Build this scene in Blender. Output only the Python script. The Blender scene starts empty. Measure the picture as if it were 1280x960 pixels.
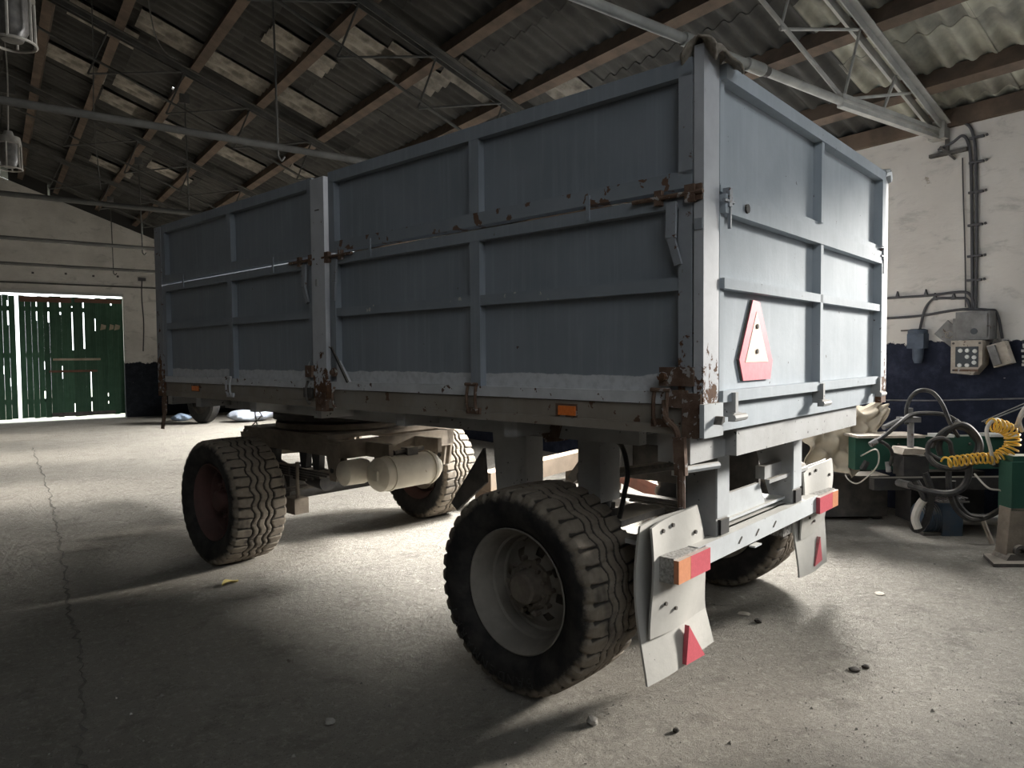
import bpy, bmesh, math, random
import numpy as np
from mathutils import Vector, Matrix

SC = bpy.context.scene
COL = SC.collection
PI = math.pi
rng = random.Random(11)

# ------------------------------------------------------------------ camera
cam_d = bpy.data.cameras.new('camera'); cam = bpy.data.objects.new('camera', cam_d); COL.objects.link(cam)
R_ = Vector((.8040, -.5946, -.0084)); F_ = Vector((.5942, .8033, -.0399)); R_ = (R_ - F_ * R_.dot(F_)).normalized()
U_ = R_.cross(F_).normalized(); F_.normalize()
cam.matrix_world = Matrix(((R_.x, U_.x, -F_.x, 0), (R_.y, U_.y, -F_.y, 0), (R_.z, U_.z, -F_.z, 1.5417), (0, 0, 0, 1)))
cam_d.sensor_width = 36; cam_d.lens = 24.718; cam_d.clip_start = .05; cam_d.clip_end = 200
SC.camera = cam
SC.view_settings.view_transform = 'Standard'; SC.view_settings.look = 'None'
SC.view_settings.exposure = 0.2; SC.view_settings.gamma = 1.0; SC.view_settings.use_curve_mapping = False
# ------------------------------------------------------------------ sky, daylight through the right windows, added fill on the left
world = bpy.data.worlds.new('world'); SC.world = world; world.use_nodes = True
bg = world.node_tree.nodes['Background']; bg.inputs[0].default_value = (.93, .98, 1.0, 1); bg.inputs[1].default_value = 3.0
WINDOWS_RIGHT = [(1.25, 1.70, 1.10, 3.56, 26), (4.85, 1.75, 1.00, 3.45, 520), (8.43, 1.7, 1.6, 3.3, 60), (12.10, 2.0, 1.6, 3.3, 300), (15.77, 1.7, 1.9, 3.1, 300)]   # centre along the wall, width, sill, head, daylight
WALL_X, WALL_LEFT, Y0, Y1 = 7.15, -6.55, -7.0, 21.0

def add_area_light(name, x, y, z, w, h, power, direction, colour=(1.0, .985, .95), spread=140):
    l = bpy.data.lights.new(name, 'AREA'); l.shape = 'RECTANGLE'; l.size = w; l.size_y = h
    l.energy = power; l.color = colour; l.spread = math.radians(spread)
    o = bpy.data.objects.new(name, l); COL.objects.link(o); o.location = (x, y, z)
    o.rotation_euler = Vector(direction).to_track_quat('-Z', 'Y').to_euler()
    return o
for yc, ww, z0, z1, pw in WINDOWS_RIGHT:
    add_area_light('window_and_fill_light', WALL_X + .12, yc, (3.05 + z1) / 2 - (.85 if yc < 2 else .1), ww - .1, .9, pw, (-1, 0, -.70), spread=98)
for yc, pw in ((-3.0, 110), (2.5, 110), (8.4, 70)):  # added fill lamps for the shaded trailer side; left wall has no windows
    add_area_light('window_and_fill_light', WALL_LEFT - .1, yc, 2.3, 1.6, 1.4, pw, (1, 0, -.05), (.96, .98, 1.0))

sun_d = bpy.data.lights.new('low_sun', 'SUN'); sun_d.energy = 8.0; sun_d.angle = math.radians(7); sun_d.color = (1.0, .95, .87)
sun = bpy.data.objects.new('low_sun', sun_d); COL.objects.link(sun)
SUN_AZ, SUN_EL = math.radians(101), math.radians(15.6)          # seen from inside: low, through the right hand windows
sun.rotation_euler = Vector((-math.sin(SUN_AZ) * math.cos(SUN_EL), -math.cos(SUN_AZ) * math.cos(SUN_EL), -math.sin(SUN_EL))).to_track_quat('-Z', 'Y').to_euler()

# ------------------------------------------------------------------ material helper
class NG:
    def __init__(s, m):
        s.t = m.node_tree; s.n = s.t.nodes; s.l = s.t.links
    def node(s, kind, **kw):
        n = s.n.new(kind)
        for k, v in kw.items(): setattr(n, k, v)
        return n
    def put(s, sock, v):
        if isinstance(v, bpy.types.NodeSocket): s.l.new(v, sock)
        else: sock.default_value = v
    def math(s, op, a, b=0.0, c=None, clamp=False):
        n = s.node('ShaderNodeMath', operation=op, use_clamp=clamp); s.put(n.inputs[0], a); s.put(n.inputs[1], b)
        if c is not None: s.put(n.inputs[2], c)
        return n.outputs[0]
    def mix(s, f, a, b):
        n = s.node('ShaderNodeMix', data_type='RGBA'); s.put(n.inputs[0], f)
        s.put(n.inputs[6], c4(a)); s.put(n.inputs[7], c4(b)); return n.outputs[2]
    def noise(s, co, scale, detail=6, rough=.6, dist=0.0, out=0):
        n = s.node('ShaderNodeTexNoise'); s.l.new(co, n.inputs['Vector']); n.inputs['Scale'].default_value = scale
        n.inputs['Detail'].default_value = detail; n.inputs['Roughness'].default_value = rough; n.inputs['Distortion'].default_value = dist
        return n.outputs[out]
    def ramp(s, v, lo, hi):
        n = s.node('ShaderNodeMapRange', interpolation_type='SMOOTHSTEP'); s.put(n.inputs[0], v)
        s.put(n.inputs[1], lo); s.put(n.inputs[2], hi); return n.outputs[0]
def c4(c):
    return (*c, 1.0) if isinstance(c, (tuple, list)) and len(c) == 3 else c

def M(name, c, c2=None, sc=5.0, rough=.75, metal=0.0, bump=.12, bsc=60.0, rust=None, band=None, dust=None, streak=0.0, rnd=0.0, spec=.3, chips=None, coord='Object'):
    m = bpy.data.materials.new(name); m.use_nodes = True; g = NG(m)
    bsdf = g.n['Principled BSDF']; co = g.node('ShaderNodeTexCoord').outputs[coord]
    col = c4(c)
    n1 = g.noise(co, sc, 7, .62)
    if c2: col = g.mix(g.ramp(n1, .32, .68), c, c2)
    if streak:
        mp = g.node('ShaderNodeMapping'); g.l.new(co, mp.inputs[0]); mp.inputs['Scale'].default_value = (22, 22, .9)
        ns = g.noise(mp.outputs[0], 1.6, 5, .6)
        col = g.mix(g.math('MULTIPLY', g.ramp(ns, .45, .8), streak), col, tuple(min(1, x * 1.5 + .04) for x in c))
    sx = g.node('ShaderNodeSeparateXYZ'); g.l.new(co, sx.inputs[0])
    if band:      # primer strip along the bottom edge of the side boards
        z = g.math('ADD', sx.outputs[2], g.math('MULTIPLY', g.math('SUBTRACT', g.noise(co, 9, 4), .5), .035))
        col = g.mix(g.ramp(z, band[0] + .003, band[0] - .003), col, g.mix(g.ramp(g.noise(co, 30, 6), .4, .7), band[1], tuple(x * .82 for x in band[1])))
    if chips:
        nc = g.noise(co, chips[0], 4, .55, .3)
        col = g.mix(g.ramp(nc, chips[1], chips[1] + .02), col, chips[2])
    rgh = rough
    if rust:      # rust = (z_low, z_high, amount at low, amount at high)
        nr = g.noise(co, 16, 10, .68, .4)
        grad = g.node('ShaderNodeMapRange'); g.put(grad.inputs[0], sx.outputs[2]); grad.inputs[1].default_value = rust[0]; grad.inputs[2].default_value = rust[1]
        grad.inputs[3].default_value = rust[2]; grad.inputs[4].default_value = rust[3]
        mask = g.ramp(g.math('ADD', nr, grad.outputs[0]), .60, .64)
        rc = g.mix(g.noise(co, 55, 6), (.045, .025, .017), (.17, .085, .045))
        col = g.mix(mask, col, rc); rgh = g.math('ADD', g.math('MULTIPLY', mask, .9 - rough), rough)
    if dust:      # dust settles on faces that look upward
        ge = g.node('ShaderNodeNewGeometry'); sn = g.node('ShaderNodeSeparateXYZ'); g.l.new(ge.outputs['Normal'], sn.inputs[0])
        f = g.math('MULTIPLY', g.ramp(g.math('ADD', sn.outputs[2], g.math('MULTIPLY', g.math('SUBTRACT', g.noise(co, 35, 5), .5), .8)), .25, .8), dust[1])
        col = g.mix(f, col, dust[0])
    if rnd:
        oi = g.node('ShaderNodeObjectInfo'); hv = g.node('ShaderNodeHueSaturation'); g.put(hv.inputs['Color'], col)
        g.put(hv.inputs['Value'], g.math('ADD', g.math('MULTIPLY', oi.outputs['Random'], rnd), 1 - rnd * .5)); col = hv.outputs[0]
    g.put(bsdf.inputs['Base Color'], col); g.put(bsdf.inputs['Roughness'], rgh)
    bsdf.inputs['Metallic'].default_value = metal; bsdf.inputs['Specular IOR Level'].default_value = spec
    if bump:
        b = g.node('ShaderNodeBump'); b.inputs['Strength'].default_value = bump; b.inputs['Distance'].default_value = .01
        g.l.new(g.noise(co, bsc, 8, .65), b.inputs['Height']); g.l.new(b.outputs[0], bsdf.inputs['Normal'])
    return m

DUST = (.34, .30, .25)
MAT = dict(
    paint=M('grey_blue_paint', (.255, .28, .312), (.22, .243, .272), 3.5, .56, bump=.08, bsc=25, streak=.25, chips=(26, .735, (.09, .06, .05)), spec=.3),
    gate=M('pale_blue_gate_paint', (.42, .46, .50), (.36, .40, .44), 3.0, .72, bump=.22, bsc=9, streak=.12, chips=(26, .72, (.12, .10, .09)), spec=.12),
    paint_rusty=M('flaking_rail_paint', (.255, .28, .312), (.22, .243, .272), 3.5, .6, bump=.15, bsc=30, chips=(11, .585, (.13, .075, .05))),
    paint_scuffed=M('scuffed_rail_paint', (.255, .28, .312), (.22, .243, .272), 3.5, .6, bump=.08, bsc=30, chips=(9, .66, (.50, .48, .45))),
    crackfill=M('dirt_in_crack', (.16, .148, .128), (.11, .10, .088), 20, .95, bump=0),
    side_sheet=M('grey_blue_side_sheet', (.25, .275, .31), (.215, .24, .27), 2.2, .5, bump=.05, bsc=20, band=(1.462, (.60, .61, .63)), streak=.25, chips=(20, .745, (.10, .07, .06)), spec=.35),
    side_bottom=M('chipped_primer_rail', (.60, .61, .63), (.50, .51, .53), 12, .6, bump=.15, chips=(22, .64, (.10, .055, .04))),
    post=M('light_grey_post', (.52, .53, .56), (.44, .45, .48), 6, .55, bump=.08, rust=(1.30, 1.68, .22, -.08), chips=(24, .71, (.10, .06, .045))),
    edge_post=M('rusting_edge_frame', (.30, .315, .34), (.25, .265, .29), 6, .55, bump=.1, rust=(1.30, 1.70, .20, .0)),
    sill=M('dirty_brown_sill', (.235, .20, .165), (.29, .265, .235), 3, .75, bump=.1, chips=(16, .66, (.12, .07, .045)), streak=.2),
    chassis=M('grey_chassis_paint', (.40, .405, .41), (.31, .31, .305), 3.5, .7, bump=.1, chips=(34, .68, (.05, .05, .05)), dust=(DUST, .6)),
    tailwhite=M('pale_grey_tail_paint', (.50, .53, .55), (.42, .44, .46), 5, .6, bump=.06, chips=(28, .70, (.06, .055, .05)), dust=((.55, .50, .42), .5)),
    rust=M('rusty_steel', (.10, .058, .040), (.17, .115, .085), 18, .9, bump=.35, bsc=80, chips=(30, .60, (.33, .31, .30))),
    darksteel=M('dirty_dark_steel', (.055, .052, .05), (.11, .10, .09), 8, .8, bump=.25, dust=(DUST, .7)),
    brownsteel=M('muddy_brown_steel', (.15, .125, .10), (.24, .205, .165), 6, .85, bump=.3, dust=(DUST, .5)),
    hub=M('dusty_wheel_hub', (.12, .10, .085), (.19, .165, .135), 9, .85, bump=.3),
    rim=M('dusty_grey_rim', (.25, .23, .205), (.18, .165, .145), 6, .75, bump=.15),
    redrim=M('faded_red_rim', (.12, .062, .056), (.09, .055, .05), 6, .75, bump=.15),
    tank=M('cream_air_tank', (.62, .57, .47), (.50, .45, .37), 4, .5, bump=.05, chips=(24, .70, (.32, .27, .21)), dust=(DUST, .4)),
    flap=M('pale_rubber_flap', (.46, .45, .42), (.38, .37, .35), 3, .8, bump=.12, bsc=30, chips=(40, .72, (.2, .19, .18))),
    black=M('black_rubber', (.02, .02, .022), (.04, .038, .036), 12, .6, bump=.08, dust=(DUST, .45)),
    hose=M('dusty_black_hose', (.020, .020, .022), (.045, .043, .04), 20, .5, bump=.05, dust=(DUST, .2)),
    orange=M('orange_reflector', (.80, .22, .05), (.70, .18, .04), 60, .3, bump=.05, bsc=200, dust=(DUST, .2)),
    amber=M('amber_lens', (.62, .27, .15), (.56, .24, .13), 60, .35, bump=.1, bsc=200, dust=((.5, .47, .42), .8)),
    red=M('faded_red_lens', (.56, .11, .14), (.50, .095, .12), 60, .35, bump=.1, bsc=200, dust=((.5, .47, .42), .8)),
    lampbody=M('gritty_lamp_body', (.40, .39, .37), (.18, .17, .16), 70, .9, bump=.5, bsc=150),
    gritty=M('speckled_tube', (.12, .115, .11), (.38, .37, .35), 60, .9, bump=.4, bsc=120),
    tri_red=M('pink_red_border', (.74, .16, .20), (.66, .13, .17), 30, .5, bump=.03),
    tri_cream=M('cream_reflective_plate', (.74, .58, .45), (.68, .53, .42), 10, .5, bump=.03),
    canvas=M('dirty_canvas', (.38, .335, .28), (.17, .148, .122), 22, .95, bump=.5, bsc=90),
    tarp=M('beige_tarpaulin', (.44, .38, .29), (.36, .31, .24), 5, .9, bump=.3, bsc=30),
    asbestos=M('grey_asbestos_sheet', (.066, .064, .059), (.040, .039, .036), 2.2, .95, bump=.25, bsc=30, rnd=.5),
    asbestos_lit=M('bounce_lit_eave_sheet', (.40, .39, .32), (.14, .135, .12), 1.6, .95, bump=.2, bsc=30, rnd=.25),  # paler sheet colour carries window bounce light at the eave; dirt in darker blotches
    asbestos_worn=M('worn_brown_sheet', (.30, .275, .235), (.13, .118, .10), 5, .95, bump=.25, bsc=30, rnd=.5),
    wood=M('brown_purlin_wood', (.125, .090, .066), (.070, .052, .040), 4, .85, bump=.2, bsc=30),
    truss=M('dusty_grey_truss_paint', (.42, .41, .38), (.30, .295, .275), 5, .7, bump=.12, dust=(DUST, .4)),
    truss_dark=M('dark_truss_steel', (.085, .083, .076), (.055, .053, .049), 5, .85, bump=.12),  # darker copy of the truss paint for the trusses further back
    cable=M('grey_cable', (.07, .068, .072), None, 5, .7, bump=0),
    boxgrey=M('dusty_grey_enclosure', (.22, .215, .21), (.13, .125, .12), 8, .8, bump=.2, chips=(20, .66, (.09, .06, .045))),
    bluegrey=M('blue_grey_enclosure', (.085, .105, .14), (.06, .075, .10), 9, .7, bump=.2),
    boxbeige=M('dirty_beige_panel', (.42, .37, .31), (.30, .26, .215), 10, .75, bump=.15, chips=(24, .67, (.10, .07, .05))),
    dial=M('pale_button', (.60, .60, .57), None, 5, .5, bump=0),
    darkface=M('dark_panel_face', (.035, .04, .045), None, 5, .5, bump=.1),
    green=M('machine_green', (.016, .060, .042), (.022, .075, .052), 5, .5, bump=.12, chips=(26, .70, (.08, .07, .06)), dust=((.40, .37, .31), .6)),
    greensteel=M('worn_stand_green', (.018, .070, .048), (.016, .060, .042), 5, .55, bump=.12, rust=(.15, .40, .35, -.25)),
    bluecast=M('blue_motor', (.05, .085, .13), (.09, .10, .115), 7, .6, bump=.2, dust=(DUST, .6)),
    chrome=M('bright_shaft', (.62, .61, .60), (.5, .49, .47), 9, .3, .9, bump=.03),
    yellow=M('yellow_coil', (.62, .38, .05), (.54, .32, .04), 14, .45, bump=.02),
    whitehose=M('dirty_white_hose', (.55, .52, .47), (.42, .39, .35), 9, .6, bump=.04),
    redwood=M('rust_red_beam', (.19, .075, .05), (.13, .06, .043), 5, .8, bump=.2, dust=((.55, .47, .36), .8)),
    brownbeam=M('brown_painted_beam', (.15, .115, .085), (.115, .09, .066), 4, .8, bump=.2, dust=((.55, .47, .36), .8)),
    bright=M('bright_rod', (.60, .57, .52), None, 5, .6, bump=0),
    stone=M('grey_pebble', (.36, .34, .31), (.24, .225, .205), 14, .95, bump=.4),
    leafm=M('dry_yellow_leaf', (.52, .42, .16), None, 9, .8, bump=0),
    darkbit=M('dark_clod', (.05, .045, .04), (.08, .07, .06), 30, .95, bump=.4),
    chip=M('pale_chip', (.52, .48, .41), (.42, .38, .33), 30, .95, bump=.2),
    sack=M('white_plastic_sack', (.45, .50, .58), (.36, .40, .48), 8, .6, bump=.4, bsc=25),
    bluesack=M('pale_blue_sack', (.35, .45, .60), None, 8, .6, bump=.2),
    plank=M('dark_green_planks', (.030, .085, .048), (.045, .105, .062), 5, .7, bump=.15, streak=.5, rnd=.4),
    barewood=M('weathered_batten', (.42, .36, .27), (.32, .265, .19), 8, .85, bump=.2),
    brownboard=M('brown_board', (.17, .085, .055), (.12, .065, .045), 8, .85, bump=.2),
    darkened=M('darkened_board', (.035, .034, .032), None, 4, .95, bump=.1),  # kept near black so the unseen walls bounce little light
    lampglass=M('dusty_lamp_glass', (.16, .15, .14), (.10, .095, .09), 20, .35, bump=.05),
    lampcage=M('dusty_lamp_cage', (.42, .40, .36), (.3, .28, .25), 9, .6, .3, bump=.05),
    text=M('moulded_rubber_lettering', (.034, .033, .032), None, 5, .55, bump=0),
    outside=M('sunlit_yard', (.72, .72, .62), (.60, .64, .50), 2, .95, bump=.1),
    frame=M('window_frame_paint', (.4, .4, .38), None, 5, .7, bump=0),
)

def tyre_material():
    m = bpy.data.materials.new('dusty_tyre_rubber'); m.use_nodes = True; g = NG(m); b = g.n['Principled BSDF']
    co = g.node('ShaderNodeTexCoord').outputs['Object']; s = g.node('ShaderNodeSeparateXYZ'); g.l.new(co, s.inputs[0])
    r = g.math('SQRT', g.math('ADD', g.math('MULTIPLY', s.outputs[1], s.outputs[1]), g.math('MULTIPLY', s.outputs[2], s.outputs[2])))
    n = g.noise(co, 14, 8, .7)
    f = g.ramp(g.math('ADD', r, g.math('MULTIPLY', g.math('SUBTRACT', n, .5), .09)), .410, .448)
    f = g.math('MULTIPLY', f, g.ramp(g.noise(co, 5, 3), .15, .5))
    mud = g.mix(g.noise(co, 40, 6), (.13, .108, .086), (.255, .222, .18))
    side = g.mix(g.ramp(g.noise(co, 9, 6), .35, .75), (.014, .014, .015), (.045, .042, .039))
    ax = g.math('DIVIDE', s.outputs[0], .1876)
    crown = g.math('ADD', r, g.math('MULTIPLY', g.math('MULTIPLY', ax, ax), .006))
    groove = g.math('MULTIPLY', g.ramp(crown, .4655, .4590), g.ramp(g.math('ABSOLUTE', s.outputs[0]), .183, .175))
    mud = g.mix(g.math('MULTIPLY', groove, .88), mud, (.02, .018, .016))
    g.put(b.inputs['Base Color'], g.mix(f, side, mud)); b.inputs['Roughness'].default_value = .8; b.inputs['Specular IOR Level'].default_value = .25
    bp = g.node('ShaderNodeBump'); bp.inputs['Strength'].default_value = .3; bp.inputs['Distance'].default_value = .006
    g.l.new(g.noise(co, 70, 8), bp.inputs['Height']); g.l.new(bp.outputs[0], b.inputs['Normal'])
    return m
MAT['tyre'] = tyre_material()

def wall_material(name, dado, rag, navy, wash, wash2):
    m = bpy.data.materials.new(name); m.use_nodes = True; g = NG(m); b = g.n['Principled BSDF']
    co = g.node('ShaderNodeTexCoord').outputs['Object']; s = g.node('ShaderNodeSeparateXYZ'); g.l.new(co, s.inputs[0])
    base = g.mix(g.ramp(g.noise(co, 1.3, 8, .65), .3, .7), wash, wash2)
    mp = g.node('ShaderNodeMapping'); g.l.new(co, mp.inputs[0]); mp.inputs['Scale'].default_value = (1.2, 1.2, 2.6)
    base = g.mix(g.math('MULTIPLY', g.ramp(g.noise(mp.outputs[0], 2.2, 9, .7, .6), .53, .72), .7), base, tuple(x * .62 for x in wash2))
    base = g.mix(g.ramp(g.noise(co, 3.1, 9, .7), .67, .70), base, (.30, .265, .225))
    nav = g.mix(g.ramp(g.noise(co, 7, 8, .7), .4, .75), navy, tuple(x * 1.9 + .006 for x in navy))
    nav = g.mix(g.ramp(g.noise(co, 2.3, 9, .72, .5), .665, .68), nav, (.34, .32, .30))
    z = g.math('ADD', s.outputs[2], g.math('MULTIPLY', g.math('SUBTRACT', g.noise(co, 4.5, 9, .7), .5), rag))
    g.put(b.inputs['Base Color'], g.mix(g.ramp(z, dado + .006, dado - .006), base, nav)); b.inputs['Roughness'].default_value = .92; b.inputs['Specular IOR Level'].default_value = .15
    bp = g.node('ShaderNodeBump'); bp.inputs['Strength'].default_value = .4; bp.inputs['Distance'].default_value = .02
    g.l.new(g.noise(mp.outputs[0], 3.5, 10, .62), bp.inputs['Height']); g.l.new(bp.outputs[0], b.inputs['Normal'])
    return m
MAT['wall'] = wall_material('whitewashed_wall', 1.64, .22, (.016, .019, .032), (.56, .53, .49), (.49, .46, .425))
MAT['wall_far'] = wall_material('whitewashed_gable', 1.46, .35, (.012, .014, .018), (.60, .575, .53), (.44, .42, .385))

def floor_material():
    m = bpy.data.materials.new('dusty_concrete_floor'); m.use_nodes = True; g = NG(m); b = g.n['Principled BSDF']
    co = g.node('ShaderNodeTexCoord').outputs['Object']
    big = g.noise(co, .55, 6, .6); mid = g.noise(co, 4, 9, .7, .4); fine = g.noise(co, 24, 12, .8, .5)
    c = g.mix(g.ramp(big, .3, .7), (.40, .372, .325), (.325, .302, .264))
    c = g.mix(g.math('MULTIPLY', g.ramp(mid, .48, .72), .6), c, (.19, .175, .152))
    c = g.mix(g.math('MULTIPLY', g.ramp(fine, .50, .62), .7), c, (.52, .485, .43))
    c = g.mix(g.math('MULTIPLY', g.ramp(g.noise(co, 95, 4, .7), .58, .66), .75), c, (.12, .11, .095))
    g.put(b.inputs['Base Color'], c); b.inputs['Roughness'].default_value = .95; b.inputs['Specular IOR Level'].default_value = .15
    h = g.math('ADD', g.math('MULTIPLY', g.noise(co, 14, 9, .75), 1.0), g.math('MULTIPLY', fine, .7))
    h = g.math('ADD', h, g.math('MULTIPLY', g.noise(co, 150, 6, .7), .25))
    bp = g.node('ShaderNodeBump'); bp.inputs['Strength'].default_value = 1.0; bp.inputs['Distance'].default_value = .045
    g.l.new(h, bp.inputs['Height']); g.l.new(bp.outputs[0], b.inputs['Normal'])
    return m
MAT['floor'] = floor_material()

# ------------------------------------------------------------------ mesh helpers
class MB:
    def __init__(s): s.bm = bmesh.new()
    def box(s, lo, hi, mat=None):
        x0, y0, z0 = lo; x1, y1, z1 = hi
        v = [s.bm.verts.new(p) for p in ((x0, y0, z0), (x1, y0, z0), (x1, y1, z0), (x0, y1, z0), (x0, y0, z1), (x1, y0, z1), (x1, y1, z1), (x0, y1, z1))]
        if mat is not None:
            for q in v: q.co = mat @ q.co
        for f in ((3, 2, 1, 0), (4, 5, 6, 7), (0, 1, 5, 4), (1, 2, 6, 5), (2, 3, 7, 6), (3, 0, 4, 7)): s.bm.faces.new([v[i] for i in f])
        return s
    def beam(s, a, b, w, h, up=(0, 0, 1)):          # box section from a to b
        a = Vector(a); b = Vector(b); d = (b - a).normalized(); u = Vector(up); side = d.cross(u)
        if side.length < 1e-4: u = Vector((1, 0, 0)); side = d.cross(u)
        side.normalize(); u = side.cross(d)
        M_ = Matrix.Translation(a) @ Matrix((side, d, u)).transposed().to_4x4()
        return s.box((-w / 2, 0, -h / 2), (w / 2, (b - a).length, h / 2), M_)
    def prism(s, pts, d):                           # planar polygon pts (3D) pushed along d
        d = Vector(d); a = [s.bm.verts.new(p) for p in pts]; b = [s.bm.verts.new(Vector(p) + d) for p in pts]; n = len(a)
        s.bm.faces.new(a[::-1]); s.bm.faces.new(b)
        for i in range(n): s.bm.faces.new([a[i], a[(i + 1) % n], b[(i + 1) % n], b[i]])
        return s
    def tube(s, path, r, n=8, closed=False, caps=True):
        P = [Vector(p) for p in path]; k = len(P); rings = []; up = None
        for i in range(k):
            if closed: t = P[(i + 1) % k] - P[i - 1]
            else: t = P[min(i + 1, k - 1)] - P[max(i - 1, 0)]
            t.normalize()
            if up is None:
                up = Vector((0, 0, 1)) if abs(t.z) < .9 else Vector((1, 0, 0))
            up = (up - t * up.dot(t))
            if up.length < 1e-5: up = t.orthogonal()
            up.normalize(); sd = t.cross(up); rr = r[i] if isinstance(r, (list, tuple)) else r
            rings.append([s.bm.verts.new(P[i] + (up * math.cos(2 * PI * j / n) + sd * math.sin(2 * PI * j / n)) * rr) for j in range(n)])
        for i in range(k if closed else k - 1):
            A = rings[i]; B = rings[(i + 1) % k]
            for j in range(n): s.bm.faces.new([A[j], A[(j + 1) % n], B[(j + 1) % n], B[j]])
        if caps and not closed: s.bm.faces.new(rings[0][::-1]); s.bm.faces.new(rings[-1])
        return s
    def lathe(s, prof, o=(0, 0, 0), ax=(1, 0, 0), n=32, skip=None):   # prof: list of (along axis, radius)
        o = Vector(o); ax = Vector(ax).normalized(); e1 = ax.orthogonal().normalized(); e2 = ax.cross(e1); rings = []
        for a, r in prof:
            if r < 1e-5: rings.append([s.bm.verts.new(o + ax * a)]); continue
            rings.append([s.bm.verts.new(o + ax * a + (e1 * math.cos(2 * PI * j / n) + e2 * math.sin(2 * PI * j / n)) * r) for j in range(n)])
        for i in range(len(rings) - 1):
            A, B = rings[i], rings[i + 1]
            for j in range(n):
                if skip and skip(i, j): continue
                q = [A[j % len(A)], A[(j + 1) % len(A)], B[(j + 1) % len(B)], B[j % len(B)]]
                q = [v for k_, v in enumerate(q) if v not in q[:k_]]
                if len(q) > 2: s.bm.faces.new(q)
        return s
    def done(s, name, mat, parent=None, bevel=0.0, smooth=True):
        if bevel:
            ed = [e for e in s.bm.edges if len(e.link_faces) == 2 and e.calc_face_angle(0) > .6]
            bmesh.ops.bevel(s.bm, geom=ed, offset=bevel, segments=1, affect='EDGES', clamp_overlap=True)
        bmesh.ops.recalc_face_normals(s.bm, faces=s.bm.faces)
        me = bpy.data.meshes.new(name); s.bm.to_mesh(me); s.bm.free()
        return link(name, me, mat, parent, smooth)
def link(name, me, mat, parent=None, smooth=True):
    if smooth and len(me.polygons):
        me.polygons.foreach_set('use_smooth', [True] * len(me.polygons)); me.set_sharp_from_angle(angle=.55)
    if mat is not None: me.materials.append(MAT[mat] if isinstance(mat, str) else mat)
    o = bpy.data.objects.new(name, me); COL.objects.link(o); o.parent = parent
    return o
def grid_mesh(name, fn, nu, nv, closed_u=False):
    V = [fn(i / nu, j / nv) for j in range(nv + 1) for i in range(nu + (0 if closed_u else 1))]
    w = nu if closed_u else nu + 1
    Fc = [(j * w + i, j * w + (i + 1) % w, (j + 1) * w + (i + 1) % w, (j + 1) * w + i) for j in range(nv) for i in range(nu)]
    me = bpy.data.meshes.new(name); me.from_pydata([tuple(v) for v in V], [], Fc); me.update(); return me
def spline(P, n=8, closed=False):
    P = [Vector(p) for p in P]; out = []; k = len(P)
    for i in range(k if closed else k - 1):
        g_ = (lambda j: P[j % k]) if closed else (lambda j: P[max(0, min(k - 1, j))])
        p0, p1, p2, p3 = g_(i - 1), g_(i), g_(i + 1), g_(i + 2)
        for q in range(n):
            t = q / n
            out.append(.5 * ((2 * p1) + (p2 - p0) * t + (2 * p0 - 5 * p1 + 4 * p2 - p3) * t * t + (3 * p1 - p0 - 3 * p2 + p3) * t ** 3))
    if not closed: out.append(P[-1])
    return out
def tag(o, label=None, cat=None, group=None, kind=None):
    if label: o['label'] = label
    if cat: o['category'] = cat
    if group: o['group'] = group
    if kind: o['kind'] = kind
    return o
def empty(name, loc=(0, 0, 0), rz=0.0):
    o = bpy.data.objects.new(name, None); COL.objects.link(o); o.location = loc; o.rotation_euler = (0, 0, rz); o.empty_display_size = .1
    return o
def copy_tree(o, parent=None):
    c = o.copy(); COL.objects.link(c)
    if parent is not None: c.parent = parent
    for ch in o.children: copy_tree(ch, c)
    return c
def struct(o, label=None, cat=None):
    return tag(o, label, cat, kind='structure')

# ================================================================== THE SHED
SLOPE = .36; RIDGE_X = .30; EAVE_Z = 3.62; ALPHA = math.atan(SLOPE)
def chord_z(x): return EAVE_Z + SLOPE * (WALL_X - RIDGE_X - abs(x - RIDGE_X))
RIDGE_Z = chord_z(RIDGE_X)
fl = MB().box((WALL_LEFT - .3, Y0 - .3, -.2), (WALL_X + .3, Y1 + .25, 0)).done('floor', 'floor'); struct(fl, 'dusty grey concrete floor of the shed strewn with grit', 'floor')
def crack(pts, w, label):
    V = []; Fc = []; r2 = random.Random(5)
    P = [Vector(q) for q in spline([(x, y, 0) for x, y in pts], 26)]
    for i, q in enumerate(P):
        a = r2.uniform(-.02, .02); k = w * r2.uniform(.15, 1)
        V += [(q.x + a - k, q.y, .0015), (q.x + a + k, q.y, .0015)]
        if i: Fc.append((2 * i - 2, 2 * i - 1, 2 * i + 1, 2 * i))
    me = bpy.data.meshes.new('floor_crack'); me.from_pydata(V, [], Fc); me.update(); return link('floor_crack', me, 'crackfill', fl, smooth=False)
crack([(.53, 14.9), (.50, 10.0), (.42, 7.0), (.34, 5.1), (.32, 4.0), (.22, 3.0), (.30, 2.2)], .011, '')
crack([(3.3, 2.9), (3.7, 2.55), (4.0, 2.3), (4.4, 2.1)], .006, '')
ou = MB().box((-25, Y1 + .25, -.25), (30, 45, -.06)).done('floor_outside', 'outside'); struct(ou, 'bright sunlit yard outside the green doors', 'yard')
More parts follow.
